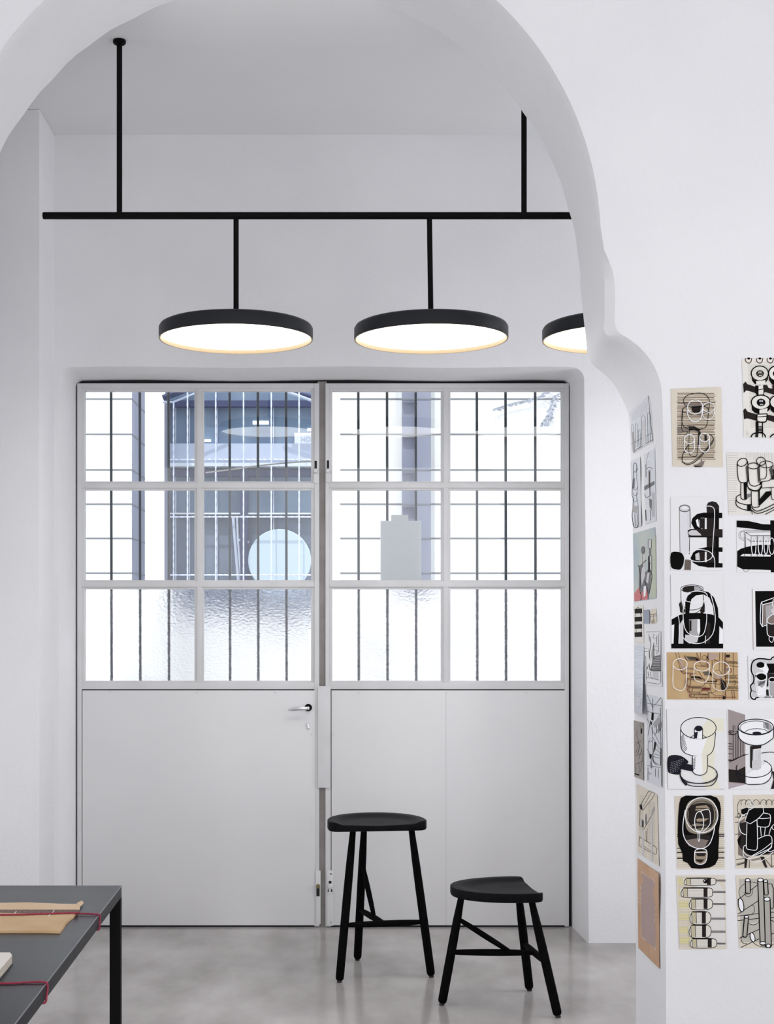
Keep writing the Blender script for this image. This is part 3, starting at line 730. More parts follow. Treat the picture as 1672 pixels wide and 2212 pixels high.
bm = bmesh.new(); slab(bm, [(166, 1957), (177, 1951), (181, 1956), (174, 1963), (169, 1961)], .006, .0075)
link('folded_corner', bm, M['kraft_light'], kf)
bm = bmesh.new(); slab(bm, [(-260, 1979), (-260, 1968), (0, 1969), (90, 1966.5), (172, 1969.5), (166, 1976), (100, 1977.5), (0, 1976)], .001, .0048)
link('spine', bm, M['spine'], kf)
bm = bmesh.new()
poly = [(-260, 1977), (0, 1977), (60, 1978), (110, 1979), (164, 1976), (157, 1984), (150, 1989), (142, 1997), (136, 2007), (129, 2016.5), (90, 2015.5), (0, 2015.5), (-260, 2015.5)]
slab(bm, poly, .001, .0062); slab(bm, [(x + (1 if x > 100 else 0), y + .5) for x, y in poly], .0002, .0008)
link('front_flap', bm, M['kraft'], kf)
for x, y in ((30, 1972), (112, 1969.5), (104, 1977)):
    bm = bmesh.new()
    a = TP(x, y + 3, ZT + .0068); b = TP(x + 5, y - 3, ZT + .0068); tube(bm, [a, b], .0011, 6); link('stitch', bm, M['page'], kf)
# white notebook
nb = thing('notebook', TP(0, 2090), 'thick white paged notebook at the left edge of the table', 'book')
bm = bmesh.new(); slab(bm, [(-200, 2078), (24, 2078), (28, 2084), (-2, 2122), (-200, 2122)], 0.0002, .0035); link('cover', bm, M['steel'], nb)
bm = bmesh.new(); slab(bm, [(-200, 2079), (22, 2079), (26, 2085), (-4, 2121), (-200, 2121)], .0036, .021); o_ = link('pages', bm, M['pageedge'], nb)
bm = bmesh.new(); slab(bm, [(-200, 2079), (22, 2079), (26, 2085), (-4, 2121), (-200, 2121)], .021, .0222); link('top_sheet', bm, M['page'], nb)
def cord(pts, label):
    bm = bmesh.new(); pts = [Vector(p_) for p_ in cat_rom([tuple(p_) for p_ in pts], 6)]
    tube(bm, pts, .0023, 10); tag(link('elastic_cord', bm, M['red_cord'], smooth=60, loc=pts[0]), label, 'cord', 'red elastic cords round the table')
ed = TX1
def ey(py): return F * (CH - ZT) / (py - HY)
y1 = ey(1979); 
a = TP(-200, 1975) + Vector((0, 0, .009))
cord([TP(-260, 1977, ZT + .009), TP(0, 1976, ZT + .0088), TP(90, 1974, ZT + .0086), TP(165, 1972, ZT + .0085), Vector((ed - .06, ey(1977), ZT + .0045)), Vector((ed - .006, ey(1977), ZT + .0026)), Vector((ed + .0028, ey(1977.5), ZT - .003)), Vector((ed + .0030, ey(1979), ZT - .022)), Vector((ed + .001, ey(1979), ZT - .0345)), Vector((ed - .02, ey(1979), ZT - .0345))], 'red elastic cord across the kraft folder, the farther of two')
cord([TP(-260, 2128) + Vector((0, 0, .0026)), TP(0, 2127) + Vector((0, 0, .0026)), Vector((ed - .05, ey(2125), ZT + .0026)), Vector((ed - .006, ey(2124), ZT + .0028)), Vector((ed + .0028, ey(2125), ZT - .003)), Vector((ed + .0030, ey(2128), ZT - .022)), Vector((ed + .001, ey(2130), ZT - .0345)), Vector((ed - .02, ey(2131), ZT - .0345))], 'red elastic cord nearer the viewer, crossing the bare tabletop')
# ---------------------------------------------------------------- sketches on the wall
INK = {}
def ink(n, c): INK[n] = plain('ink_' + n, c, .75, 0, .06)
for n, c in dict(k=(.004, .0035, .0035), k2=(.022, .018, .017), br=(.13, .075, .05), lb=(.33, .27, .19), tx=(.40, .35, .27), w=(.86, .87, .89), g=(.40, .39, .40), lg=(.60, .59, .60),
                 pg=(.22, .18, .16), wash=(.27, .235, .18), ylw=(.70, .64, .36), mr=(.20, .055, .045), nb=(.014, .014, .022), g2=(.20, .20, .215), blue=(.30, .40, .50), green=(.50, .54, .44), red=(.58, .22, .22), skin=(.45, .34, .29), skin2=(.34, .29, .285), wm=(.44, .38, .40), yl2=(.78, .755, .63), lg2=(.70, .70, .73), lb2=(.72, .70, .68), iv=(.72, .69, .62), wash2=(.52, .47, .33), wg=(.42, .40, .36), pgx=(.52, .50, .44), mauve=(.44, .34, .32), wl=(.74, .70, .68)).items(): ink(n, c)
PAP = dict(cream=noisy('aged_page', (.66, .60, .50), (.72, .66, .56), 9, .8), ivory=noisy('ivory_paper', (.74, .72, .67), (.79, .77, .72), 9, .8), white=plain('white_paper', (.78, .785, .79), .75),
           kraft=noisy('tan_card', (.50, .34, .17), (.57, .40, .21), 10, .8), orange=noisy('orange_card', (.50, .31, .19), (.57, .37, .24), 12, .75), grey=plain('grey_card', (.33, .30, .28), .8),
           silver=plain('silvery_sheet', (.52, .55, .62), .25, .5), blue=noisy('blue_watercolour', (.36, .45, .52), (.50, .54, .50), 9, .8), cool=plain('cool_paper', (.66, .68, .72), .75), bluegrey=plain('blue_grey_scrap', (.30, .34, .42), .8))
zr_ = [(r[0].z, r[0].x, r[1].x) for r in rows if r[0].x > .7 and r[0].z < 2.36]; zr_.sort()
zm_ = [(r[1].z, r[1].x) for r in rows if r[1].x > .7 and r[1].z < 2.36]; zm_.sort()
def interp(tab, z, i):
    if z <= tab[0][0]: return tab[0][i]
    for a, b in zip(tab, tab[1:]):
        if z <= b[0]: t = (z - a[0]) / max(b[0] - a[0], 1e-9); return a[i] + (b[i] - a[i]) * t
    return tab[-1][i]
def side_pt(px, py, off):
    Y = 4.6; k = (px - VX) / F
    for _ in range(6):
        z = CH + (HY - py) * Y / F
        xf = interp(zr_, z, 1) - off; xm = interp(zm_, z, 1) - off; ym = YN + .03
        s = (xm - xf) / (ym - YF); Y = (xf - s * YF) / (k - s) if abs(k - s) > 1e-6 else Y
    return Vector((k * Y, Y, CH + (HY - py) * Y / F))
class Sheet:
    def __init__(s, name, label, paper, org, sc, quad, cat='drawing', side=False, curl=0, base=.0012, ragged=0, group='sketches taped to the front wall', curlf=None):
        s.ox, s.oy = org; s.sc = sc; s.side = side; s.curl = curl; s.base = base; s.layer = 0; s.curlf = curlf
        s.q = [s.c(p) for p in quad]; s.bm = bmesh.new(); s.mats = [PAP[paper]]; s.mi = {}
        s.name, s.label, s.cat, s.group = name, label, cat, group if not side else 'sketches taped to the pier side'
        xs_ = [p[0] for p in s.q]; ys_ = [p[1] for p in s.q]; s.bb = (min(xs_), min(ys_), max(xs_), max(ys_))
        n = 14; G = []
        TL, TR, BR, BL = s.q
        for j in range(n + 1):
            r_ = []
            for i in range(n + 1):
                u, v = i / n, j / n
                x = (TL[0] * (1 - u) + TR[0] * u) * (1 - v) + (BL[0] * (1 - u) + BR[0] * u) * v
                y = (TL[1] * (1 - u) + TR[1] * u) * (1 - v) + (BL[1] * (1 - u) + BR[1] * u) * v
                if ragged and i == 0: x += random.uniform(-ragged, ragged) * .5
                if ragged and j in (0, n): y += random.uniform(-ragged, ragged) * .3
                r_.append((x, y))
            G.append(r_)
        f_ = [[s.bm.verts.new(s.pt(x, y, .0003)) for x, y in r_] for r_ in G]; b_ = [[s.bm.verts.new(s.pt(x, y, 0)) for x, y in r_] for r_ in G]
        for j in range(n):
            for i in range(n):
                s.bm.faces.new((f_[j][i], f_[j][i + 1], f_[j + 1][i + 1], f_[j + 1][i])); s.bm.faces.new((b_[j + 1][i], b_[j + 1][i + 1], b_[j][i + 1], b_[j][i]))
        for i in range(n):
            s.bm.faces.new((f_[0][i], b_[0][i], b_[0][i + 1], f_[0][i + 1])); s.bm.faces.new((f_[n][i + 1], b_[n][i + 1], b_[n][i], f_[n][i]))
            s.bm.faces.new((f_[i + 1][0], b_[i + 1][0], b_[i][0], f_[i][0])); s.bm.faces.new((f_[i][n], b_[i][n], b_[i + 1][n], f_[i + 1][n]))
    def c(s, p): return (s.ox + p[0] / s.sc, s.oy + p[1] / s.sc)
    def dsp(s, x, y):
        u = (x - s.bb[0]) / (s.bb[2] - s.bb[0]); v = (y - s.bb[1]) / (s.bb[3] - s.bb[1])
        if s.curlf: return s.curlf(u, v)
        return s.curl * (max(0, v - .75) ** 2 * 16 * .5 + max(0, u - .8) ** 2 * 12)
    def pt(s, x, y, o):
        o = s.base + s.dsp(x, y) + o
        return side_pt(x, y, o) if s.side else P(x, y, YN - o)
    def m(s, k):
        if k not in s.mi: s.mi[k] = len(s.mats); s.mats.append(INK[k])
        return s.mi[k]
    def nl(s): s.layer += 1; return .00045 + s.layer * .00003
    def clipx(s, x): return x
    def line(s, pts, w=1.0, k='k', sm=0, closed=False):
        """pts in crop coordinates, w in picture pixels"""
        w = w * (1.1 if s.side else 1.28)
        pts = [s.c(p) for p in pts]
        if sm: pts = cat_rom(pts, sm, closed)
        if closed: pts = pts + [pts[0]]
        o = s.nl(); mi = s.m(k); n = len(pts); L_ = []
        for i, (x, y) in enumerate(pts):
            if closed and i in (0, n - 1): a, b = pts[n - 2], pts[1]
            else: a, b = pts[max(i - 1, 0)], pts[min(i + 1, n - 1)]
            dx, dy = b[0] - a[0], b[1] - a[1]; l_ = math.hypot(dx, dy) or 1; nx, ny = -dy / l_ * w / 2, dx / l_ * w / 2
            L_.append((s.bm.verts.new(s.pt(x + nx, y + ny, o)), s.bm.verts.new(s.pt(x - nx, y - ny, o))))
        for A, B in zip(L_, L_[1:]):
            f = s.bm.faces.new((A[0], A[1], B[1], B[0])); f.material_index = mi
    def poly(s, pts, k='k', sm=0):
        pts = [s.c(p) for p in pts]
        if sm: pts = cat_rom(pts, sm, True)
        o = s.nl(); vs = [s.bm.verts.new(s.pt(x, y, o)) for x, y in pts]
        try:
            f = s.bm.faces.new(vs); f.material_index = s.m(k); f.normal_update(); bmesh.ops.triangulate(s.bm, faces=[f])
        except ValueError: pass
    def ell(s, cx, cy, rx, ry, w=1.0, k='k', a0=0, a1=360, rot=0, n=28):
        cr, sr = math.cos(R(rot)), math.sin(R(rot)); pts = []
        for i in range(n + 1):
            a = R(a0 + (a1 - a0) * i / n); x, y = rx * math.cos(a), ry * math.sin(a); pts.append((cx + x * cr - y * sr, cy + x * sr + y * cr))
        if w == 0: s.poly(pts[:-1], k)
        else: s.line(pts, w, k)
    def hatch(s, x0, y0, x1, y1, n, dx, dy, w=.5, k='k'):
        for i in range(n):
            t = i / max(n - 1, 1); x = x0 + (x1 - x0) * t; y = y0 + (y1 - y0) * t; s.line([(x, y), (x + dx, y + dy)], w, k)
    def text(s, x0, x1, y0, y1, n, w=.45, k='tx', gap=.12):
        mi = s.m(k); o = s.nl()
        for i in range(n):
            y = y0 + (y1 - y0) * i / max(n - 1, 1); x = x0 + random.uniform(0, .02) * (x1 - x0)
            while x < x1:
                l_ = random.uniform(.06, .2) * (x1 - x0); e = min(x + l_, x1)
                a = s.c((x, y)); b = s.c((e, y + random.uniform(-.5, .5)))
                vs = [s.bm.verts.new(s.pt(*q, o)) for q in ((a[0], a[1] - w / 2), (b[0], b[1] - w / 2), (b[0], b[1] + w / 2), (a[0], a[1] + w / 2))]
                f = s.bm.faces.new(vs); f.material_index = mi
                x = e + random.uniform(.3, 1) * gap * .15 * (x1 - x0)
    def cyl(s, x0, x1, y0, y1, ry, w=1.0, k='k', fill=None, ryb=None):
        """upright tube drawing: open top ellipse, straight sides, round bottom"""
        cx = (x0 + x1) / 2; rx = (x1 - x0) / 2; ryb = ryb or ry
        if fill:
            pts = [(cx + rx * math.cos(a), y0 - ry * math.sin(a)) for a in [math.pi * i / 12 for i in range(13)]] + [(cx - rx * math.cos(a), y1 + ryb * math.sin(a)) for a in [math.pi * i / 12 for i in range(13)]]
            s.poly(pts, fill)
        s.ell(cx, y0, rx, ry, w, k); s.line([(x0, y0), (x0, y1)] , w, k); s.line([(x1, y0), (x1, y1)], w, k); s.ell(cx, y1, rx, ryb, w, k, 0, 180)
    def done(s):
        x = (s.q[2][0] + s.q[3][0]) / 2; y = (s.q[2][1] + s.q[3][1]) / 2
        s.bm.normal_update()
        o = link(s.name, s.bm, s.mats, loc=s.pt(x, y, 0)); tag(o, s.label, s.cat, s.group); return o

# 1: aged page, brown lines with black and white loops
s = Sheet('book_page_sketch', 'aged book page with brown lined text and two pairs of white beaker outlines', 'cream', (1436, 820), 11.057, [(145, 222), (1345, 172), (1395, 2090), (190, 2075)], ragged=.8)
for i in range(44):
    y = 325 + i * 36.5
    if 1330 < y < 1560: continue
    dark = .35 + .5 * abs(math.sin(i * 1.3))
    s.line([(300 + random.uniform(-8, 8), y), (520, y + random.uniform(-6, 6)), (820, y + random.uniform(-8, 8)), (1190 + random.uniform(-15, 25), y + random.uniform(-6, 6))], .75 + dark * .8, 'lb' if i % 3 else 'br')
for x in range(310, 1220, 44): s.line([(x, 1360), (x + 4, 1540)], .8, 'lb')
for y in (1365, 1410, 1455, 1500, 1540): s.line([(300, y), (1215, y + 6)], .7, 'lb')
s.poly([(300, 520), (420, 545), (620, 565), (800, 560), (900, 570), (900, 640), (860, 700), (830, 780), (760, 770), (660, 700), (620, 640), (560, 600), (330, 570)], 'pg')
s.poly([(300, 1130), (460, 1140), (560, 1100), (700, 1120), (820, 1180), (860, 1260), (840, 1400), (830, 1560), (760, 1560), (800, 1400), (790, 1260), (660, 1230), (470, 1250), (320, 1290)], 'pg')
s.poly([(640, 640), (860, 620), (850, 780), (700, 790), (650, 740)], 'k2'); s.poly([(560, 1120), (700, 1110), (830, 1180), (840, 1260), (700, 1200), (600, 1210)], 'k2')
s.poly([(800, 1240), (860, 1260), (850, 1560), (800, 1560)], 'k2'); s.poly([(860, 1850), (900, 1960), (960, 1930), (900, 2080), (760, 2090), (690, 2040), (780, 2020), (870, 1960)], 'pg')
s.poly([(690, 2060), (880, 2070), (860, 2088), (720, 2088)], 'k'); s.poly([(950, 1320), (1000, 1330), (1010, 1460), (950, 1470)], 'k2')
s.line([(470, 590), (450, 480), (540, 380), (700, 330), (880, 325), (1000, 380), (1060, 480), (1060, 560), (940, 630), (700, 665), (540, 640), (470, 590)], 1.0, 'k', 5)
s.line([(540, 640), (440, 690), (430, 760), (560, 810), (740, 830), (940, 810), (1050, 740), (1000, 660), (930, 640)], 1.0, 'k', 5)
s.line([(430, 700), (410, 900), (430, 1080), (560, 1180), (740, 1190), (940, 1160), (1010, 1060), (1040, 850), (1070, 560)], 1.0, 'k', 5)
s.line([(435, 700), (405, 1150), (450, 1240), (560, 1240)], .8, 'k', 5); s.line([(590, 1180), (580, 1740), (680, 1830), (770, 1800), (785, 1560)], .9, 'k', 4)
s.line([(560, 1240), (470, 1400), (500, 1500)], .7, 'k', 4)
s.line([(575, 1550), (490, 1680), (430, 1800), (420, 1940), (520, 2030), (640, 2010), (800, 1900), (1100, 1560), (1165, 1420), (1110, 1330), (1060, 1310)], 1.2, 'k', 5)
s.line([(1150, 1450), (900, 1760), (640, 1980), (480, 1990), (410, 1960)], .9, 'k', 4)
s.ell(727, 655, 182, 168, 1.3, 'w', rot=-8); s.line([(550, 720), (555, 860), (640, 980), (760, 1000), (850, 940), (885, 830), (905, 640)], 1.3, 'w', 5)
s.ell(1055, 665, 140, 115, 1.0, 'w'); s.line([(915, 700), (910, 860), (990, 940), (1090, 940), (1170, 860), (1195, 700)], 1.0, 'w', 5)
s.cyl(472, 708, 1420, 1640, 112, 1.3, 'w'); s.cyl(836, 1066, 1380, 1610, 98, 1.4, 'w', ryb=120)
s.done()
# 2: bolts on a printed page
s = Sheet('book_page_sketch', 'printed page with bold ink bolt and nut shapes, topmost sheet at the right edge', 'ivory', (1560, 760), 11.06, [(475, 165), (1560, 140), (1560, 2060), (515, 2040)], ragged=1.2)
s.text(610, 1540, 300, 780, 17); s.text(640, 1540, 960, 1500, 18); s.text(660, 1540, 1640, 1800, 6); s.text(760, 1540, 255, 262, 1); s.line([(560, 1960), (630, 1945)], .4, 'tx'); s.line([(590, 1880), (600, 2010)], .4, 'tx')
for cx in (635, 900, 1155): s.line([(cx - 70, 150), (cx - 78, 215), (cx - 10, 270), (cx + 50, 240), (cx + 70, 150)], 1.6, 'br', 5); s.ell(cx, 160, 34, 26, 0, 'k')
for (ax_, ay) in ((0, 0), (500, 240)):
    pass
s.poly([(500, 770), (560, 710), (600, 770), (780, 830), (860, 860), (870, 1030), (780, 980), (580, 920), (515, 980)], 'k2')
s.poly([(505, 1400), (550, 1345), (610, 1430), (740, 1470), (840, 1500), (830, 1650), (600, 1590), (520, 1610)], 'k2')
s.poly([(990, 790), (1070, 790), (1110, 860), (1560, 980), (1560, 1110), (1230, 1020), (1020, 960), (990, 960)], 'k2')
s.poly([(1080, 1500), (1130, 1510), (1560, 1600), (1560, 1740), (1240, 1680), (1080, 1630)], 'k2')
def bolt(cx, cy, rx, ry, dpt, ix, iy):
    s.poly([(cx - rx, cy), (cx - rx + 15, cy + dpt * 1.25), (cx - rx * .62, cy + ry + dpt * .55), (cx, cy + ry + dpt * .85), (cx + rx * .62, cy + ry + dpt * .45), (cx + rx - 8, cy + dpt * 1.1), (cx + rx, cy)], 'k')
    s.ell(cx, cy, rx, ry, 0, 'cr'); s.ell(cx, cy, rx, ry, 2.0, 'k'); s.ell(cx + 5, cy + 5, ix, iy, 0, 'k')
    for q in range(4): s.line([(cx - 30 + q * 24, cy - iy * .6), (cx - 30 + q * 24, cy - 4)], .7, 'w'); s.line([(cx - 20 + q * 20, cy + iy * .75), (cx - 6 + q * 20, cy + iy * .4)], .6, 'w')
INK['cr'] = PAP['ivory']
bolt(900, 515, 205, 178, 130, 95, 82); s.poly([(810, 695), (1035, 680), (1030, 770), (900, 790), (815, 780)], 'cr')
s.text(720, 1080, 380, 650, 9)
s.poly([(790, 800), (870, 810), (870, 1030), (830, 1040), (790, 980)], 'k'); s.poly([(870, 810), (975, 810), (985, 1000), (930, 1030), (870, 1030)], 'cr'); s.line([(870, 910), (985, 885)], 1.4); s.line([(830, 1035), (940, 1040), (1000, 980), (990, 800)], 1.4, 'k', 4)
bolt(925, 1205, 228, 172, 150, 105, 92); s.poly([(890, 1385), (1085, 1345), (1070, 1470), (890, 1480)], 'cr'); s.poly([(850, 1490), (1060, 1480), (1050, 1660), (920, 1665), (840, 1640)], 'cr')
s.line([(850, 1555), (1060, 1540)], 1.4); s.line([(850, 1490), (1070, 1480)], 1.6); s.line([(835, 1490), (835, 1650), (930, 1680), (1050, 1660), (1075, 1480)], 2.0, 'k', 3)
s.poly([(800, 1660), (870, 1665), (870, 1940), (805, 1950)], 'k'); s.line([(965, 1670), (970, 1940)], 1.6)
for q in range(5): s.line([(870, 1790 + q * 32), (965, 1785 + q * 32)], 1.5)
s.poly([(800, 1940), (870, 1940), (860, 2040), (790, 2040)], 'k2'); s.line([(690, 2040), (730, 1970), (830, 1935), (960, 1940), (1020, 1990), (1040, 2045)], 2.0, 'k', 4); s.line([(960, 1940), (970, 2040)], 1.2)
bolt(1300, 515, 190, 178, 130, 95, 82); bolt(1330, 1200, 190, 160, 150, 80, 70); s.line([(1150, 2045), (1190, 1990), (1300, 1940)], 2.0, 'k', 3); s.poly([(1200, 780), (1560, 780), (1560, 960), (1200, 890)], 'k2')
s.done()
# 3: beakers with ruled edge
s = Sheet('ink_sketch', 'ivory sheet with thin ruled lines and a cluster of inked beakers on stands', 'ivory', (1560, 960), 7.375, [(68, 132), (1010, 132), (1020, 1118), (106, 1122)], ragged=.5)
for i in range(27): s.line([(72 + i * 1.2, 138 + i * 36), (235 + random.uniform(-8, 25), 138 + i * 36)], .45, 'g')
for i in range(20): s.line([(385 + i * 29, 135), (385 + i * 29, 230 + random.uniform(-30, 60))], .35, 'lg' if i % 2 else 'g')
s.ell(322, 285, 82, 60, 1.4, rot=-25); s.line([(240, 310), (248, 480), (270, 580), (320, 608), (390, 600), (415, 560), (408, 270)], 1.4, 'k', 5)
for q in range(11): s.line([(374 + q * 2, 370 + q * 22), (400 + q * 2, 335 + q * 22)], 1.1)
s.poly([(342, 610), (395, 610), (390, 870), (352, 870)], 'k'); s.line([(300, 605), (298, 830), (320, 870), (360, 880), (400, 862)], 1.4, 'k', 4)
s.line([(300, 795), (235, 830), (225, 880), (270, 930), (380, 960), (462, 958)], 1.4, 'k', 5); s.line([(222, 880), (225, 960), (290, 1015), (400, 1050), (460, 1055)], 1.4, 'k', 5); s.poly([(400, 965), (460, 965), (460, 1055), (400, 1045)], 'k')
s.poly([(395, 790), (455, 785), (455, 830), (390, 860)], 'g2')
s.ell(500, 342, 90, 48, 1.3); s.line([(412, 350), (425, 560), (450, 640), (520, 665), (590, 640), (640, 600)], 1.3, 'k', 5)
for q in range(12): s.line([(556 + q * 1.5, 385 + q * 20), (585 + q * 2, 345 + q * 20)], 1.1)
s.line([(405, 590), (400, 640), (430, 700), (520, 735), (590, 715), (625, 660), (632, 600)], 1.4, 'k', 5); s.poly([(596, 590), (628, 600), (640, 680), (600, 735), (570, 740), (600, 690), (630, 640), (600, 650)], 'k')
s.line([(400, 660), (440, 722), (520, 745), (600, 740)], 1.2, 'k', 4)
s.line([(465, 745), (468, 960), (500, 1000), (560, 1000), (600, 980)], 1.4, 'k', 4); s.poly([(575, 745), (600, 745), (600, 870), (700, 750), (780, 745), (780, 800), (600, 975), (580, 970)], 'k')
s.ell(620, 268, 72, 64, 1.3, rot=15); s.line([(548, 260), (560, 340)], 1.2); s.line([(692, 260), (710, 420), (700, 520), (660, 550), (600, 550)], 1.2, 'k', 4)
s.ell(706, 318, 106, 54, 1.2); s.line([(600, 330), (605, 570), (700, 585), (770, 560), (815, 480), (812, 320)], 1.2, 'k', 4)
for q in range(10): s.line([(750 + q * 4, 400 + q * 16), (800, 355 + q * 18)], 1.0)
s.poly([(800, 400), (1000, 380), (1000, 560), (780, 560), (810, 480)], 'k2')
s.line([(630, 695), (800, 685), (1000, 690)], 1.0); s.line([(465, 1000), (540, 1060), (640, 1040), (830, 950), (1000, 860)], 1.5, 'k', 4); s.line([(465, 1040), (540, 1095), (650, 1080), (830, 1000), (1000, 910)], 1.4, 'k', 4); s.line([(480, 1115), (465, 1040)], 1.2); s.line([(690, 1115), (1000, 950)], 1.2)
s.line([(780, 680), (790, 860), (830, 880)], 1.3, 'k', 3)
s.done()
# 4: white sheet, tube and thick black pipes
s = Sheet('ink_sketch', 'white sheet with a pale tall tube beside thick black bent pipes', 'white', (1330, 960), 4.889, [(578, 552), (1129, 552), (1131, 1330), (582, 1331)])
s.poly([(672, 680), (784, 680), (784, 1160), (700, 1170), (676, 1150)], 'lg2') if 'lg2' in INK else None
s.line([(582, 552), (582, 1330)], .5, 'lg')
s.ell(728, 676, 56, 36, 1.2, 'k2'); s.ell(728, 674, 42, 26, .8, 'g'); s.line([(673, 690), (676, 900), (680, 1150)], 1.0, 'pg'); s.line([(784, 690), (786, 880)], 1.2, 'k2'); s.line([(782, 980), (778, 1160)], 1.0, 'k2'); s.line([(762, 720), (764, 890)], .5, 'lg')
s.poly([(958, 650), (975, 615), (1020, 600), (1065, 612), (1092, 650), (1092, 700), (1088, 1300), (962, 1300), (962, 700)], 'k2'); s.poly([(1055, 690), (1088, 690), (1086, 1290), (1052, 1290)], 'k')
s.poly([(1125, 722), (930, 720), (860, 735), (810, 780), (798, 830), (830, 890), (880, 935), (950, 955), (1129, 960), (1129, 900), (950, 905), (900, 888), (884, 850), (880, 800), (900, 775), (950, 776), (1125, 778)], 'k')
s.poly([(884, 778), (942, 778), (940, 900), (890, 880)], 'k2')
s.poly([(846, 800), (870, 785), (886, 880), (860, 860)], 'w')
s.poly([(760, 910), (790, 893), (1128, 895), (1129, 978), (800, 980), (765, 960)], 'k2'); s.poly([(768, 925), (800, 905), (850, 905), (900, 950), (905, 962), (800, 962), (770, 950)], 'lg'); s.line([(765, 975), (1129, 978)], 1.6, 'k')
s.poly([(1129, 1088), (960, 1085), (880, 1100), (820, 1140), (790, 1200), (820, 1250), (880, 1285), (1000, 1300), (1129, 1300), (1129, 1255), (960, 1245), (880, 1225), (870, 1170), (900, 1135), (1000, 1130), (1129, 1135)], 'k')
s.poly([(884, 1135), (942, 1132), (940, 1245), (890, 1230)], 'k2')
s.poly([(840, 1160), (880, 1140), (886, 1225), (845, 1220)], 'lg')
s.poly([(586, 1145), (680, 1140), (718, 1180), (722, 1240), (690, 1315), (640, 1320), (584, 1290)], 'k', 3); s.poly([(722, 1215), (796, 1215), (794, 1328), (716, 1325)], 'pg')
for q in range(7): s.line([(728 + q * 10, 1225), (726 + q * 10, 1325)], .5, 'k')
s.line([(958, 652), (1010, 655), (1042, 690), (1044, 800), (1030, 1000), (1022, 1170)], 1.2, 'w', 5); s.ell(886, 1175, 136, 64, 1.2, 'w'); s.line([(720, 1320), (728, 1210), (760, 1170)], 1.2, 'w', 4); s.line([(1022, 1160), (1046, 1220), (1046, 1310)], 1.2, 'w', 4)
s.done()
# 5: radiator like sketch, right edge
s = Sheet('ink_sketch', 'white sheet with broad black brush bars and four white slots, cut by the right edge', 'white', (1560, 960), 7.375, [(231, 1210), (1010, 1210), (1010, 2038), (236, 2038)])
s.poly([(231, 1212), (420, 1220), (560, 1250), (640, 1270), (770, 1275), (770, 1375), (600, 1360), (400, 1335), (231, 1318)], 'k')
s.poly([(240, 1700), (300, 1660), (420, 1625), (600, 1600), (830, 1600), (1010, 1600), (1010, 1770), (830, 1765), (500, 1745), (330, 1745), (285, 1780), (460, 1785), (1010, 1790), (1010, 2010), (800, 2005), (600, 1995), (330, 1990), (238, 1945)], 'k')
s.poly([(766, 1210), (1010, 1210), (1010, 2038), (774, 2038)], 'k')
s.line([(360, 1840), (350, 1390), (370, 1365), (766, 1370)], .8, 'k2'); s.line([(374, 1640), (376, 1398), (766, 1392)], 1.0, 'k2'); s.line([(376, 1400), (455, 1455), (766, 1450)], 1.0, 'k2'); s.line([(400, 1500), (460, 1545), (766, 1545)], .9, 'k2'); s.line([(462, 1455), (462, 1780)], 1.0, 'k2')
s.poly([(462, 1458), (766, 1452), (766, 1545), (462, 1545)], 'lg'); s.line([(462, 1455), (766, 1450)], 1.0, 'k2'); s.line([(462, 1545), (766, 1545)], .9, 'k2')
s.line([(350, 1375), (290, 1390), (265, 1440), (290, 1500), (352, 1535)], .7, 'g2', 5); s.line([(350, 1385), (305, 1400), (290, 1440), (320, 1490), (380, 1495)], .6, 'g2', 5); s.line([(330, 1995), (380, 2030), (435, 1995)], .8, 'g2', 4)
for x in (560, 655): s.line([(x, 1455), (x, 1785)], .8, 'k2')
for x0, x1, y0, y1 in ((468, 538, 1480, 1770), (575, 642, 1485, 1760), (668, 728, 1490, 1750), (748, 835, 1490, 1752), (860, 940, 1490, 1752)): s.ell((x0 + x1) / 2, (y0 + y1) / 2, (x1 - x0) / 2, (y1 - y0) / 2, 1.3, 'w')
s.done()
# 6: beaker and black arch
s = Sheet('ink_sketch', 'white sheet with a collared beaker behind a thick black arch and white loops', 'white', (1330, 1240), 4.889, [(579, 5), (1133, 5), (1135, 785), (587, 785)])
s.line([(580, 8), (586, 440)], .6, 'g')
s.ell(805, 155, 118, 40, 1.0); s.ell(805, 160, 100, 34, 0, 'g'); s.ell(805, 160, 100, 34, .9); s.poly([(710, 150), (760, 128), (830, 126), (830, 185), (760, 190), (712, 175)], 'k2')
s.line([(688, 165), (694, 300), (740, 360), (800, 380), (880, 365), (925, 320), (922, 160)], 1.0, 'k2', 4); s.poly([(688, 285), (672, 320), (680, 400), (720, 425), (735, 380), (700, 330)], 'k2'); s.poly([(920, 330), (942, 290), (940, 400), (900, 430), (890, 380)], 'k2')
s.line([(672, 300), (680, 350), (760, 410), (850, 410), (935, 340)], 1.0, 'k2', 4)
s.poly([(590, 480), (680, 430), (780, 412), (900, 412), (1010, 425), (1090, 460), (1133, 510), (1133, 585), (1095, 550), (1090, 735), (1135, 735), (1135, 785), (588, 785), (588, 735), (612, 735), (620, 530), (592, 540)], 'k')
s.poly([(735, 440), (735, 300), (760, 230), (820, 185), (900, 175), (980, 190), (1040, 250), (1080, 360), (1086, 460), (1040, 470), (1030, 350), (990, 250), (930, 215), (850, 225), (800, 265), (785, 330), (775, 440)], 'k')
s.poly([(666, 545), (715, 470), (715, 735), (668, 735)], 'lg'); s.poly([(775, 480), (865, 475), (862, 600), (880, 650), (780, 640)], 'g'); s.poly([(865, 475), (890, 480), (892, 600), (880, 650), (860, 600)], 'w'); s.poly([(955, 500), (1000, 520), (995, 735), (955, 735)], 'k2')
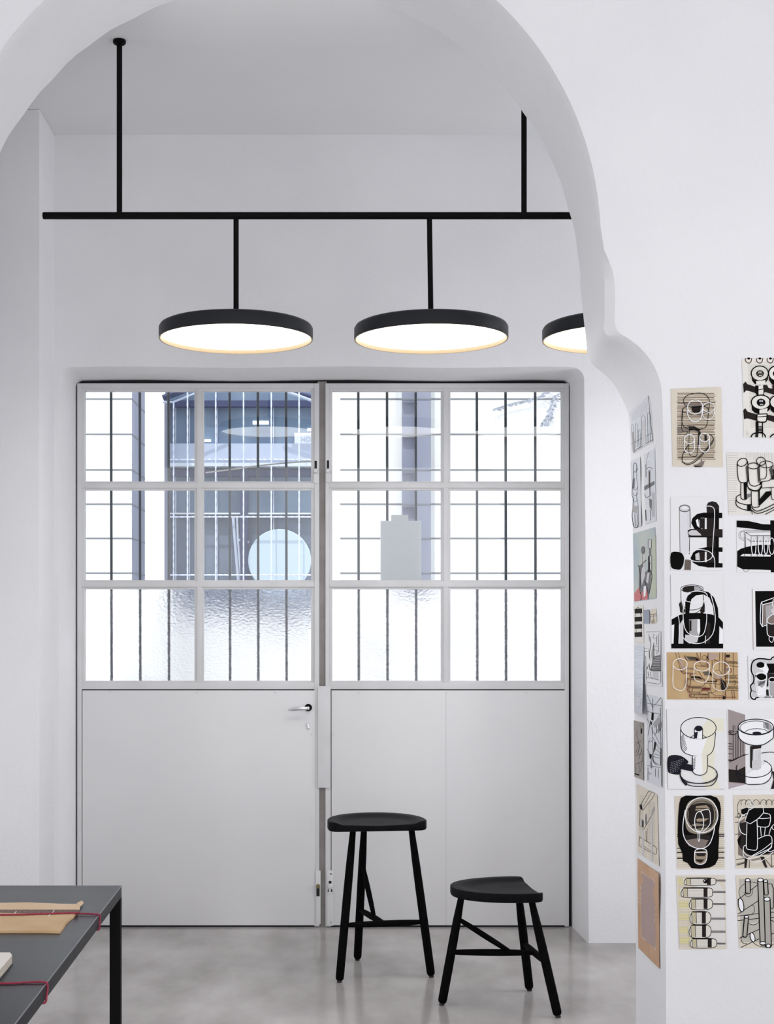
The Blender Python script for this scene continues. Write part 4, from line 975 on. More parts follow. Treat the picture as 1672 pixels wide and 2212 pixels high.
s.poly([(735, 640), (880, 650), (860, 720), (780, 735), (730, 700)], 'lg'); s.poly([(590, 545), (612, 535), (608, 735), (590, 735)], 'w'); s.poly([(1095, 570), (1133, 600), (1133, 735), (1092, 735)], 'w'); s.poly([(778, 490), (800, 488), (800, 600), (780, 600)], 'k2')
s.line([(760, 200), (850, 180), (940, 195), (968, 240), (920, 290), (840, 300), (760, 290), (730, 270)], 1.2, 'w', 5); s.line([(728, 260), (712, 400), (722, 540), (760, 620), (850, 660), (920, 640), (950, 560), (962, 440), (940, 300)], 1.2, 'w', 5)
s.line([(1005, 215), (1045, 380), (1050, 520), (1020, 640), (940, 715), (850, 735), (760, 715), (706, 665)], 1.2, 'w', 5); s.line([(655, 425), (672, 520), (666, 735)], 1.1, 'w', 4); s.line([(950, 650), (946, 735)], 1.1, 'w')
s.done()
# 7: black card with white outline object
s = Sheet('ink_sketch', 'framed black drawing with white outlined lamp shapes, cut by the right edge', 'white', (1580, 1260), 8.19, [(372, 95), (1010, 92), (1012, 1172), (390, 1175)])
s.line([(372, 95), (390, 1175)], .6, 'skin'); s.poly([(420, 137), (1010, 135), (1010, 1122), (438, 1122)], 'k')
s.poly([(560, 380), (745, 330), (1000, 300), (1000, 700), (640, 720), (555, 760)], 'pg'); s.poly([(600, 400), (745, 360), (1000, 330), (1000, 600), (700, 560), (620, 700)], 'g'); s.poly([(690, 480), (760, 420), (1000, 420), (1000, 540), (740, 545)], 'lg')
s.line([(1000, 190), (745, 258), (530, 335), (522, 370), (510, 560), (512, 700), (545, 768), (630, 735)], 1.3, 'w'); s.line([(1000, 280), (745, 330), (556, 378), (530, 340)], 1.3, 'w'); s.line([(556, 378), (552, 560), (545, 768)], 1.3, 'w')
s.poly([(628, 650), (680, 710), (760, 720), (760, 950), (650, 930), (632, 880)], 'k2'); s.line([(800, 530), (740, 545), (660, 600), (628, 650), (660, 705), (730, 722), (800, 700)], 1.3, 'w', 4); s.line([(628, 660), (632, 860), (660, 930), (740, 950), (850, 950)], 1.3, 'w', 4)
s.line([(668, 950), (668, 1000), (700, 1040), (730, 1035), (745, 990), (745, 950)], 1.1, 'w', 4); s.line([(745, 280), (725, 360), (745, 420)], 1.2, 'w', 4)
s.done()
# 8: tan card, landscape
s = Sheet('tan_card_sketch', 'landscape tan card with brown machine lines and three white beaker outlines', 'kraft', (1436, 1400), 9.952, [(48, 90), (1568, 92), (1583, 1110), (52, 1102)])
for pts in ([(230, 92), (330, 430), (360, 510), (400, 545)], [(290, 92), (380, 420), (400, 510)], [(345, 490), (420, 515), (690, 550)], [(370, 420), (620, 435)], [(440, 450), (640, 460)], [(680, 95), (760, 270), (560, 262)], [(770, 95), (760, 340), (940, 350)], [(660, 380), (930, 400)], [(660, 400), (850, 700)], [(720, 490), (850, 700)], [(850, 760), (1110, 760)], [(1180, 95), (1170, 470), (1080, 490)], [(1250, 95), (1230, 600)], [(1300, 95), (1270, 620)], [(1170, 470), (1230, 560)], [(1290, 270), (1570, 300)], [(1300, 370), (1580, 400)], [(1290, 590), (1570, 590)], [(1290, 650), (1580, 660)], [(1320, 830), (1580, 830)], [(1320, 905), (1580, 915)], [(1470, 95), (1480, 590)], [(540, 560), (545, 640)], [(560, 545), (565, 640)], [(950, 550), (1110, 700)], [(970, 770), (1000, 960)], [(1090, 780), (1100, 940), (1000, 960)], [(860, 820), (960, 980)], [(980, 960), (1110, 1030), (1320, 1000)], [(1440, 910), (1460, 1090)], [(1490, 910), (1500, 1090)], [(950, 1040), (950, 1090)], [(800, 1000), (950, 1010), (940, 1050), (600, 1060)], [(930, 250), (1000, 240), (1100, 260), (1170, 300)], [(1020, 150), (1020, 450)], [(1070, 200), (1080, 300)], [(930, 100), (930, 270)], [(780, 345), (780, 380), (930, 370)], [(690, 1060), (695, 1100)], [(790, 1060), (795, 1100)], [(880, 1050), (885, 1100)], [(1080, 1040), (1085, 1090)], [(1170, 1060), (1175, 1090)]):
    s.line(pts, .8, 'br')
for pts in ([(330, 430), (345, 490), (400, 545), (640, 560)], [(420, 160), (470, 260), (730, 270)], [(930, 300), (930, 250), (1050, 240), (1150, 280)], [(760, 1060), (1540, 1055)], [(1300, 100), (1310, 1090)], [(690, 120), (750, 260)], [(900, 270), (940, 420)], [(1100, 650), (1110, 700), (1150, 690)]): s.line(pts, 1.1, 'mr')
s.poly([(300, 260), (350, 250), (430, 430), (380, 440)], 'skin'); s.poly([(940, 110), (1100, 120), (1150, 160), (1050, 260), (950, 250)], 'skin'); s.poly([(1050, 560), (1230, 580), (1230, 640), (1110, 640)], 'skin')
s.poly([(430, 150), (480, 170), (700, 200), (730, 265), (480, 262)], 'lb'); s.hatch(470, 180, 670, 190, 12, 70, 75, .7); s.poly([(700, 215), (725, 268), (665, 262)], 'k'); s.poly([(900, 180), (932, 180), (932, 260)], 'k'); s.ell(855, 205, 50, 50, .7, 'br')
s.poly([(820, 510), (970, 500), (1015, 585), (870, 590)], 'lb'); s.hatch(830, 510, 960, 500, 8, 45, 75, .7); s.poly([(985, 510), (1018, 585), (960, 585)], 'k')
s.poly([(570, 605), (740, 608), (820, 665), (700, 640), (570, 640)], 'k')
s.poly([(1205, 630), (1325, 760), (1320, 860), (1240, 920), (1330, 1015), (1240, 930), (1210, 860)], 'k2'); s.hatch(1215, 650, 1300, 850, 8, 25, 60, .5, 'skin')
s.cyl(0, 0, 0, 0, 0, .1, 'br') if 0 else None
for (x, y, w_, h_) in ((520, 660, 335, 160), (560, 840, 240, 105), (600, 985, 350, 70)):
    s.line([(x, y), (x + w_, y + 5)], 1.0, 'br'); s.line([(x, y + h_), (x + w_ - 20, y + h_)], 1.0, 'br'); s.ell(x, y + h_ / 2, 38, h_ / 2, 1.0, 'br'); s.ell(x - 20, y + h_ / 2, 48, h_ / 2 + 8, 1.3, 'mr', 80, 280); s.hatch(x + 30, y + 3, x + w_ * .8, y + 3, 10, 26, 30, .6, 'br'); s.line([(x + w_, y + 5), (x + w_ + 10, y + h_ / 2), (x + w_ - 20, y + h_)], .9, 'br', 3)
s.poly([(800, 850), (970, 850), (970, 910), (800, 920)], 'mr'); s.hatch(810, 855, 950, 855, 8, 14, 25, .7); s.ell(850, 940, 115, 60, 1.0, 'br', 0, 180)
s.ell(1150, 725, 60, 55, .9, 'br'); s.line([(910, 715), (1130, 715)], 1.4, 'k2'); s.ell(1400, 480, 35, 45, 1.0, 'mr', -90, 90); s.ell(1480, 745, 40, 50, .9, 'br', -90, 90)
for (x, y) in ((1320, 290), (1290, 600), (1320, 835), (1320, 700)): s.hatch(x, y, x + 230, y + 6, 9, 30, 42, .8)
s.poly([(1320, 140), (1400, 140), (1400, 200), (1320, 200)], 'k2'); s.poly([(1300, 440), (1380, 430), (1380, 480), (1300, 490)], 'pg'); s.poly([(1245, 1035), (1305, 1035), (1300, 1100), (1250, 1100)], 'k2')
for (x0, x1, yt, ry, yb, rb) in ((180, 482, 346, 120, 800, 110), (632, 970, 385, 108, 640, 95), (1035, 1390, 440, 145, 800, 115)):
    cx = (x0 + x1) / 2; rx = (x1 - x0) / 2; s.ell(cx, yt, rx, ry, 1.15, 'w'); s.line([(x0 + 2, yt + 20), (x0 - 5, yb - 60), (x0 + 30, yb + rb * .5), (cx - 20, yb + rb), (cx + rx * .5, yb + rb * .8), (x1 - 25, yb - 40), (x1 - 8, yt + 30)], 1.1 if x0 < 1000 else .8, 'w', 5)
s.done()
# 9: mugs on white, right edge
s = Sheet('ink_sketch', 'white sheet with black outlined mugs and white glasses, below the black card', 'white', (1580, 1260), 8.19, [(290, 1285), (1010, 1285), (1012, 2062), (312, 2062)])
s.line([(290, 1285), (312, 2062), (450, 2062)], .5, 'lg'); s.poly([(345, 1340), (1000, 1330), (1000, 2020), (360, 2010), (350, 1700)], 'lg', 0)
s.line([(1000, 1300), (745, 1305), (690, 1350), (560, 1335), (450, 1340), (370, 1400), (350, 1520), (365, 1590), (395, 1650), (390, 1750), (340, 1810), (350, 1900), (335, 1960), (355, 2030), (420, 2055), (480, 2020), (1000, 2018)], 2.2, 'k', 4)
s.poly([(470, 1420), (600, 1440), (620, 1480), (1000, 1460), (1000, 1700), (640, 1700), (560, 1540), (470, 1500)], 'w'); s.ell(515, 1445, 72, 52, 0, 'k'); s.poly([(620, 1420), (1000, 1420), (1000, 1590), (640, 1590), (660, 1520)], 'k'); s.poly([(580, 1440), (610, 1400), (625, 1470), (600, 1510)], 'w')
s.ell(600, 1525, 45, 52, 1.5, 'w', -90, 90)
s.poly([(435, 1600), (620, 1600), (605, 1990), (470, 1990)], 'w'); s.ell(527, 1655, 92, 58, 0, 'k'); s.poly([(455, 1720), (600, 1730), (590, 1800), (540, 1850), (465, 1800)], 'g'); s.hatch(470, 1820, 570, 1780, 8, 40, -80, .6)
s.poly([(625, 1590), (1000, 1600), (1000, 1990), (620, 1990), (610, 1850), (635, 1700)], 'k2'); s.poly([(660, 1690), (760, 1690), (760, 2000), (670, 1990)], 'g'); s.ell(720, 1705, 55, 36, 0, 'k'); s.ell(720, 1705, 58, 40, 1.2, 'w'); s.line([(664, 1720), (670, 1960), (720, 2010)], 1.5, 'w', 3)
s.line([(430, 1620), (440, 1860), (470, 1985), (530, 2010), (590, 1990), (605, 1880), (625, 1650), (600, 1590), (520, 1580), (445, 1600), (430, 1640), (470, 1700), (540, 1725), (620, 1690)], 1.6, 'w', 4)
s.line([(605, 1840), (665, 1835)], 1.8, 'w'); s.line([(605, 1870), (665, 1865)], 1.8, 'w'); s.line([(345, 1790), (420, 1770)], .7, 'k2'); s.line([(355, 1890), (440, 1930)], .7, 'k2'); s.line([(480, 2030), (1000, 2025)], 1.2, 'w')
s.done()
# 10: white sheet, goblet lamp with black ball
s = Sheet('ink_sketch', 'white sheet with a goblet shaped lamp drawing and a hatched black ball', 'white', (1330, 1500), 4.889, [(538, 155), (1142, 150), (1145, 998), (553, 1000)])
s.line([(538, 155), (553, 1000), (1145, 998)], .5, 'lb')
s.poly([(905, 350), (1000, 250), (1138, 260), (1138, 385), (1060, 400), (1040, 760), (1100, 998), (955, 1000), (890, 820), (905, 600)], 'yl2'if'yl2'in INK else'cr')
s.poly([(690, 400), (740, 470), (900, 480), (960, 470), (900, 660), (760, 640), (700, 600)], 'w')
s.ell(874, 355, 188, 112, 1.3, 'nb'); s.line([(686, 370), (688, 540), (720, 610), (800, 645), (880, 655), (980, 640), (1035, 570), (1055, 400)], 1.3, 'nb', 5)
for q in range(12): s.line([(690 + (q % 3) * 3 + q * 3, 440 + q * 16), (712 + q * 4, 400 + q * 14)] if q < 3 else [(694 + q * 4, 440 + q * 15), (716 + q * 4.2, 405 + q * 14)], .01, 'nb') if 0 else s.line([(692 + max(0, q - 8) * 10, 455 + q * 14), (715 + q * 3.6, 415 + q * 14)], .8, 'nb')
s.poly([(832, 360), (850, 335), (890, 330), (920, 350), (918, 470), (835, 468)], 'w'); s.ell(876, 360, 42, 30, 0, 'nb'); s.poly([(836, 400), (868, 395), (858, 465), (836, 465)], 'nb'); s.line([(832, 360), (832, 468)], 1.3, 'nb'); s.line([(918, 360), (918, 474)], 1.3, 'nb'); s.line([(782, 465), (810, 440), (832, 435)], .9, 'nb', 3); s.line([(920, 435), (945, 445), (955, 462)], .9, 'nb', 3)
s.poly([(550, 670), (610, 640), (690, 650), (750, 690), (768, 720), (720, 760), (685, 800), (670, 845), (600, 840), (550, 810)], 'nb', 3)
for i in range(8):
    for j in range(7): x = 585 + i * 18 - j * 2; y = 705 + j * 18 + (3 - i) * 5; s.line([(x, y), (x + 6, y - 1)], .5, 'w') if x < 730 - j * 12 else None
s.poly([(700, 755), (760, 735), (815, 745), (815, 815), (690, 790)], 'nb')
s.ell(877, 840, 196, 100, 1.3, 'nb', -60, 200); s.poly([(812, 655), (972, 645), (968, 800), (940, 845), (880, 855), (820, 825)], 'w'); s.poly([(910, 650), (970, 645), (965, 800), (920, 850)], 'yl2' if 'yl2' in INK else 'cr')
s.line([(812, 655), (812, 790), (830, 835), (890, 855), (945, 835), (966, 790), (970, 650)], 1.3, 'nb', 3)
for q in range(8): s.line([(816, 690 + q * 16), (845 - q * 1, 665 + q * 16)], .9, 'nb')
s.poly([(684, 800), (690, 860), (740, 920), (760, 950), (740, 965), (700, 920), (678, 870)], 'nb')
s.line([(684, 790), (680, 860), (720, 930), (800, 965), (900, 972), (1010, 960), (1060, 910), (1075, 850), (1060, 810)], 1.4, 'nb', 5); s.line([(760, 930), (880, 942), (1000, 930), (1065, 885)], 1.0, 'nb', 4)
for q in range(4): s.line([(735 + q * 8, 915), (735 + q * 8, 942)], .7, 'nb')
s.done()
# 11: goblet with dark shadow, right edge
s = Sheet('ink_sketch', 'white sheet with a wide bowl lamp drawing beside brown shaded railing', 'white', (1330, 1500), 4.889, [(1176, 152), (1720, 150), (1722, 1000), (1195, 1002)])
s.poly([(1188, 158), (1368, 215), (1370, 620), (1372, 950), (1300, 960), (1196, 1000)], 'skin2' if 'skin2' in INK else 'pg'); s.poly([(1192, 790), (1290, 800), (1370, 760), (1372, 940), (1195, 925)], 'k2'); s.poly([(1196, 930), (1372, 950), (1240, 985), (1196, 1000)], 'wm')
for y in (395, 420, 520, 545, 575, 625, 690): s.line([(1190, y), (1235, y + 4)], 1.2, 'k2')
for x in (1240, 1270, 1292, 1320, 1345): s.line([(x, 410 if x > 1240 else 330), (x, 690 - (x - 1240) * .4)], 1.1, 'k2')
s.line([(1190, 395), (1240, 430), (1292, 400)], 1.5, 'k2'); s.line([(1190, 700), (1240, 700), (1370, 630)], 1.2, 'k2'); s.line([(1200, 720), (1260, 680), (1400, 630)], 1.0, 'k2', 4); s.line([(1195, 380), (1292, 395)], 1.0, 'k2'); s.line([(1245, 330), (1260, 330), (1260, 370)], .7, 'k2')
s.poly([(1292, 340), (1350, 280), (1480, 260), (1720, 260), (1720, 450), (1660, 480), (1560, 530), (1440, 530), (1340, 500), (1300, 460)], 'w')
s.ell(1480, 345, 186, 84, 1.6, 'nb'); s.ell(1480, 352, 168, 72, 1.0, 'nb'); s.ell(1490, 408, 125, 46, 1.0, 'nb', 180, 360); s.ell(1490, 410, 48, 16, 0, 'nb'); s.poly([(1570, 290), (1620, 300), (1650, 350), (1620, 385), (1590, 350)], 'g')
s.hatch(1560, 285, 1610, 300, 8, 0, 70, .5, 'nb')
s.line([(1294, 350), (1300, 450), (1360, 510), (1460, 540), (1560, 530), (1640, 480), (1666, 450), (1668, 340)], 1.5, 'nb', 4)
s.poly([(1420, 545), (1540, 540), (1535, 780), (1500, 800), (1440, 795), (1420, 770)], 'w'); s.poly([(1420, 545), (1540, 540), (1535, 570), (1450, 580), (1445, 790), (1420, 770)], 'k2'); s.hatch(1455, 580, 1530, 580, 8, 0, 200, .5, 'g2')
s.poly([(1380, 840), (1620, 700), (1645, 760), (1645, 880), (1560, 940), (1380, 950)], 'w'); s.ell(1460, 780, 186, 98, 1.4, 'nb', -55, 200); s.poly([(1440, 700), (1535, 690), (1535, 780), (1500, 800), (1440, 795)], 'lg')
s.line([(1276, 780), (1282, 860), (1370, 940), (1470, 952), (1580, 935), (1640, 870), (1650, 780)], 1.4, 'nb', 4); s.line([(1540, 620), (1620, 610), (1720, 615)], 1.2, 'nb', 3); s.poly([(1650, 810), (1720, 830), (1720, 990), (1640, 1000), (1668, 900)], 'k2')
s.done()
# 12: black blob with loops on page
s = Sheet('book_page_sketch', 'yellowed page almost filled by a tall black brushed oval with white outlines', 'cream', (1330, 1680), 4.889, [(620, 195), (1140, 183), (1152, 962), (650, 968)], ragged=.5)
for i in range(36): s.line([(628 + i * .6, 205 + i * 21), (1140, 200 + i * 21)], .4, 'lb')
for y in (600, 620, 745, 790, 850): s.line([(650, y), (1148, y - 3)], 1.8 if y != 745 else 1.0, 'k2')
s.poly([(688, 215), (740, 188), (860, 192), (1000, 186), (1070, 210), (1100, 260), (1112, 330), (1108, 440), (1090, 560), (1092, 640), (1085, 760), (1085, 850), (1050, 920), (990, 950), (890, 962), (800, 955), (760, 900), (710, 880), (705, 800), (660, 700), (655, 560), (660, 400), (672, 270)], 'k')
s.poly([(745, 300), (800, 235), (900, 212), (1000, 225), (1060, 300), (1075, 400), (1050, 520), (960, 590), (820, 590), (750, 540), (735, 420)], 'wash', 3); s.poly([(790, 300), (900, 265), (1010, 290), (1040, 400), (1000, 520), (860, 560), (780, 480), (770, 380)], 'k2', 3)
s.poly([(850, 300), (960, 290), (1000, 330), (900, 350), (840, 345)], 'lb'); s.poly([(850, 440), (920, 410), (985, 430), (940, 460), (860, 465)], 'lb'); s.poly([(790, 500), (860, 480), (960, 500), (1000, 540), (880, 580), (800, 560)], 'wash')
s.poly([(725, 610), (1000, 600), (1010, 680), (950, 740), (800, 730), (730, 690)], 'k2'); s.poly([(740, 660), (860, 640), (980, 660), (940, 735), (840, 745), (770, 720)], 'pg')
[s.line([(765 + q * 5, 330 + q * 24), (880, 322 + q * 25), (1010, 335 + q * 22)], 1.6 + (q % 3), 'k2', 3) for q in range(0, 10, 2)]; s.ell(908, 395, 150, 150, 1.0, 'k'); s.ell(908, 395, 172, 185, 1.5, 'w'); s.line([(735, 340), (712, 480), (715, 600), (760, 690), (840, 740), (920, 745), (990, 700), (1030, 600), (1045, 520)], 1.4, 'w', 5); s.ell(882, 465, 48, 108, 1.3, 'w'); s.line([(890, 360), (940, 338), (990, 345), (1000, 440), (990, 500), (920, 570)], 1.2, 'w', 3); s.ell(878, 615, 9, 58, 1.1, 'w')
s.poly([(835, 780), (965, 770), (960, 850), (950, 900), (890, 915), (840, 890)], 'lb'); s.poly([(845, 795), (955, 790), (940, 830), (860, 830)], 'k2'); s.poly([(850, 860), (940, 865), (900, 900), (850, 880)], 'k2'); s.line([(835, 780), (860, 755), (930, 752), (962, 775), (962, 850), (940, 900), (890, 915), (840, 895), (832, 840), (835, 780)], 1.3, 'w', 3); s.line([(835, 790), (960, 790)], 1.0, 'w')
s.done()
# 13: black cluster, right edge
s = Sheet('book_page_sketch', 'printed page with white outlined blocks over a big black blot, cut by the right edge', 'cream', (1570, 1700), 6.147, [(86, 108), (720, 100), (722, 1080), (118, 1082)])
s.text(145, 700, 170, 1060, 50, .4); s.poly([(150, 470), (150, 900), (240, 940), (430, 900), (720, 900), (720, 440), (260, 400)], 'pg')
s.poly([(190, 300), (260, 275), (400, 280), (720, 275), (720, 860), (620, 860), (500, 900), (330, 920), (230, 860), (150, 760), (140, 700), (180, 640), (250, 620), (250, 380), (190, 350)], 'k')
s.poly([(160, 480), (260, 470), (265, 620), (190, 600)], 'k2')
for x in (230, 290, 390, 490, 560, 640): s.ell(x, 215, 42, 45, .8, 'k2', 150, 390)
s.ell(200, 280, 60, 110, .8, 'k2', 90, 270); s.ell(160, 380, 22, 32, .8, 'k2'); s.poly([(250, 440), (200, 560), (170, 800), (260, 880), (250, 640)], 'k2')
for pts in ([(110, 400), (240, 395)], [(110, 630), (200, 620)], [(110, 470), (180, 465)], [(120, 970), (250, 940)], [(240, 950), (260, 1075)], [(300, 960), (300, 1075)], [(460, 930), (520, 1070)], [(490, 930), (600, 1070)], [(600, 1065), (720, 1000)], [(130, 1040), (240, 1010)], [(590, 880), (600, 1060)]): s.line(pts, .9, 'k2')
s.hatch(135, 1015, 235, 990, 9, 0, 28, .7, 'k2'); s.poly([(240, 930), (280, 930), (260, 1075), (235, 1075)], 'k2'); s.poly([(440, 925), (490, 925), (540, 1070), (510, 1070)], 'k2'); s.hatch(320, 960, 430, 940, 9, 8, 25, .7, 'k2')
s.ell(312, 232, 48, 46, 1.0, 'w'); s.line([(290, 310), (375, 265), (475, 235), (490, 340), (420, 420), (310, 490), (240, 455), (268, 370), (290, 310)], 1.2, 'w'); s.line([(295, 275), (292, 310)], 1, 'w'); s.line([(330, 230), (300, 205)], .8, 'w'); s.line([(330, 230), (300, 255)], .8, 'w')
s.line([(268, 480), (262, 700), (262, 810), (300, 830), (380, 840), (405, 800), (408, 640), (400, 430)], 1.2, 'w', 3); s.line([(490, 345), (560, 360), (580, 390), (575, 470), (540, 530), (420, 525), (408, 500)], 1.2, 'w', 3); s.line([(410, 412), (480, 420), (578, 410)], 1.1, 'w', 3)
s.line([(447, 535), (458, 650)], 1.1, 'w'); s.line([(512, 535), (500, 640)], 1.1, 'w'); s.line([(265, 350), (190, 400), (160, 490), (190, 600), (255, 635)], 1.3, 'w', 4)
s.line([(412, 690), (500, 650), (570, 645), (600, 690), (585, 800), (480, 860), (340, 915), (260, 900), (222, 850), (225, 790), (262, 770)], 1.2, 'w', 4); s.line([(590, 745), (480, 830), (340, 910)], 1.1, 'w', 3); s.line([(218, 850), (225, 920), (290, 950), (400, 930), (550, 840), (600, 790)], 1.2, 'w', 4); s.line([(550, 840), (580, 860), (720, 790)], 1.1, 'w', 3)
s.line([(300, 965), (350, 995), (440, 990), (540, 930), (620, 860)], 1.0, 'w', 4); s.line([(560, 630), (590, 540), (640, 490), (720, 480)], 1.1, 'w', 3); s.line([(600, 520), (610, 560), (650, 570)], 1.0, 'w', 3)
s.done()
# 14: brushes
s = Sheet('book_page_sketch', 'page with yellow highlights and six capsule shapes on thin stems', 'cream', (1330, 1860), 4.889, [(638, 152), (1152, 150), (1173, 928), (673, 932)], ragged=.6)
for y in (185, 300, 430, 560, 700, 810): s.poly([(650 + y * .03, y - 5), (830, y - 5), (835, y + 60), (655 + y * .03, y + 65)], 'ylw')
s.text(660, 830, 175, 900, 46, .4, 'tx'); s.text(850, 920, 190, 240, 6, .4, 'g')
s.poly([(850, 190), (1060, 200), (1140, 300), (1160, 900), (880, 900)], 'lb2') if 'lb2' in INK else None
for (x0, x1, y0, y1, ry) in ((718, 1062, 178, 255, 205), (686, 1028, 282, 382, 325), (772, 1028, 398, 510, 455), (778, 1010, 535, 665, 608), (770, 1012, 675, 808, 745), (782, 1072, 818, 915, 872)):
    h_ = (y1 - y0) / 2; cy = (y0 + y1) / 2
    s.poly([(x0 + 20, y0), (x1 - 30, y0 + 2), (x1, cy), (x1 - 35, y1), (x0 + 25, y1), (x0, cy)], 'iv', 3)
    s.line([(x0 + 30, y0), (x1 - 40, y0 + 2), (x1 - 5, cy), (x1 - 40, y1 - 2), (x0 + 40, y1), (x0 + 5, cy + 5), (x0 + 30, y0)], 1.1, 'k2', 4); s.line([(x0 + 30, y0 + 3), (x1 - 50, y0 + 3)], 1.9, 'k')
    xb = x1 - 100; s.poly([(xb, y0 + 6), (xb + 42, y0 + 6), (xb + 42, y1 - 4), (xb, y1 - 4)], 'k2'); s.poly([(x0 + 20, y0 + 8), (x0 + 70, y0 + 8), (x0 + 70, y1 - 8), (x0 + 30, y1 - 8)], 'wash2')
    s.line([(x0 + 72, y0 + 5), (x0 + 75, y1 - 4)], .9, 'k2'); s.text(x0 + 80, xb - 6, y0 + 14, y1 - 12, 6, .4, 'g'); s.line([(x0 + 22, y0 + 10), (x0 + 30, y1 - 6)], .8, 'k2')
    s.line([(x1 - 3, ry - 6), (1160, ry - 5)], 1.0, 'k2'); s.line([(x1 - 3, ry + 5), (1160, ry + 6)], 1.0, 'k2'); s.line([(x1 + 10, ry), (1158, ry)], .8, 'g')
s.ell(948, 212, 22, 22, 0, 'k'); s.ell(940, 208, 6, 6, 0, 'w')
s.done()
# 15: tubes on printed page, right edge
s = Sheet('book_page_sketch', 'printed page with grey shaded crossing tubes outlined in black, lowest at the right edge', 'cream', (1570, 1700), 6.147, [(120, 1172), (720, 1165), (722, 2140), (165, 2140)], ragged=.5)
s.poly([(160, 1220), (720, 1215), (720, 2060), (190, 2060)], 'pgx'); s.text(162, 700, 1230, 2050, 75, .35, 'g')
for a, b, c_, d_ in ((145, 1500, 490, 1240), (145, 1690, 490, 1465), (145, 1715, 430, 1680), (145, 1775, 425, 1745), (165, 2010, 430, 1890), (190, 2130, 430, 2015), (575, 1665, 720, 1660), (575, 1735, 720, 1730), (580, 1960, 720, 1900), (570, 1760, 720, 1830)): s.line([(a, b), (c_, d_)], 1.2)
s.ell(330, 1400, 170, 135, .8, 'k2', 150, 300); s.ell(285, 1385, 58, 70, .8, 'k2', -30, 170); s.ell(350, 1760, 80, 70, 1.0, 'k2', 10, 170); s.ell(345, 1770, 75, 45, .9, 'w', 10, 170); s.ell(240, 2010, 50, 70, .9, 'k2', 60, 200); s.ell(500, 1960, 190, 165, .9, 'k2', 20, 160); s.ell(335, 1625, 35, 55, .8, 'k2', -90, 90)
def tubep(x0, y0, x1, y1, w_, lid=None):
    dx, dy = x1 - x0, y1 - y0; l_ = math.hypot(dx, dy); nx, ny = -dy / l_ * w_, dx / l_ * w_
    s.poly([(x0 + nx, y0 + ny), (x1 + nx, y1 + ny), (x1 - nx, y1 - ny), (x0 - nx, y0 - ny)], 'wg'); s.line([(x0 + nx, y0 + ny), (x1 + nx, y1 + ny)], 1.7); s.line([(x0 - nx, y0 - ny), (x1 - nx, y1 - ny)], 1.7)
    s.ell(x0, y0, w_, w_ * .7, 0, 'w'); s.ell(x0, y0, w_, w_ * .7, 1.4); s.ell(x1, y1, w_, w_ * .6, 1.5, 'k', 0, 180)
tubep(278, 1238, 282, 1400, 32); tubep(447, 1235, 480, 2080, 36); tubep(515, 1250, 525, 1420, 26); tubep(535, 1490, 552, 2110, 40); tubep(262, 1725, 240, 1980, 27)
s.ell(480, 2075, 40, 22, 0, 'w'); s.ell(480, 2075, 40, 22, 1.3); s.ell(190, 1567, 34, 92, 0, 'w', rot=-10); s.ell(190, 1567, 34, 92, 1.5, 'k', rot=-10); s.ell(342, 1995, 30, 62, 0, 'w', rot=-15); s.ell(342, 1995, 30, 62, 1.3, 'k', rot=-15); s.ell(552, 2110, 30, 24, 0, 'w'); s.ell(552, 2110, 30, 24, 1.4)
s.line([(545, 1290), (600, 1290), (618, 1340), (720, 1345)], 1.1, 'k', 3); s.line([(620, 1340), (620, 1600), (580, 1600)], 1.1, 'k', 3)
s.done()

# ---- sheets on the side of the pier
o1_, c1 = (1350, 840), 4.707
s = Sheet('pencil_sketch', 'tilted grey sheet with row of round topped posts, highest on the pier side', 'cool', o1_, c1, [(45, 240), (235, 68), (282, 535), (82, 655)], side=True)
s.line([(60, 250), (190, 110), (210, 120), (235, 190)], .8, 'w'); s.line([(70, 350), (235, 240)], .6, 'w'); s.line([(90, 490), (265, 365)], .8, 'w'); s.line([(66, 560), (272, 450)], .9, 'g2'); s.line([(80, 640), (275, 520)], .9, 'k2')
for x, y0, w_, y1 in ((78, 370, 10, 630), (115, 360, 10, 600), (145, 420, 9, 610), (185, 285, 20, 575), (240, 250, 12, 545)): s.ell(x, y0 + w_, w_, w_ * 1.6, .6, 'g2', 180, 360); s.line([(x - w_, y0 + w_), (x - w_ + 6, y1)], .6, 'g2'); s.line([(x + w_, y0 + w_), (x + w_ + 4, y1 - 10)], .6, 'g2')
s.poly([(172, 330), (205, 320), (215, 560), (180, 580)], 'lg'); s.poly([(75, 440), (90, 435), (98, 640), (82, 650)], 'g')
for i in range(8): s.line([(70 + i * 20, 230 - i * 12), (80 + i * 20, 330 - i * 12)], .3, 'lg')
s.line([(235, 68), (282, 535)], .6, 'k'); s.done()
s = Sheet('pencil_sketch', 'narrow grey sheet with a stacked column of rings, left on the pier side', 'cool', o1_, c1, [(55, 738), (155, 690), (165, 1390), (85, 1418)], side=True, curlf=lambda u, v: .004 * max(0, u - .6) * (1 + math.sin(v * 9)))
s.ell(103, 800, 18, 48, 1.0, 'k'); s.line([(88, 840), (80, 960), (72, 1080), (90, 1120), (80, 1200), (72, 1300), (90, 1400)], 1.1, 'k2', 4); s.line([(125, 800), (118, 900), (130, 1000), (118, 1090), (135, 1200), (140, 1380)], .7, 'k2', 4)
for y in (1000, 1060, 1120, 1190): s.ell(103, y, 22, 26, .7, 'k2', 0, 180)
s.poly([(85, 920), (100, 900), (98, 1010), (80, 1020)], 'g2'); s.poly([(78, 1180), (130, 1200), (125, 1270), (75, 1250)], 'g'); s.ell(110, 1360, 30, 50, 1.0, 'k2', 0, 180); s.line([(100, 1270), (105, 1400)], .8, 'k2'); s.line([(125, 1270), (122, 1400)], .8, 'k2'); s.done()
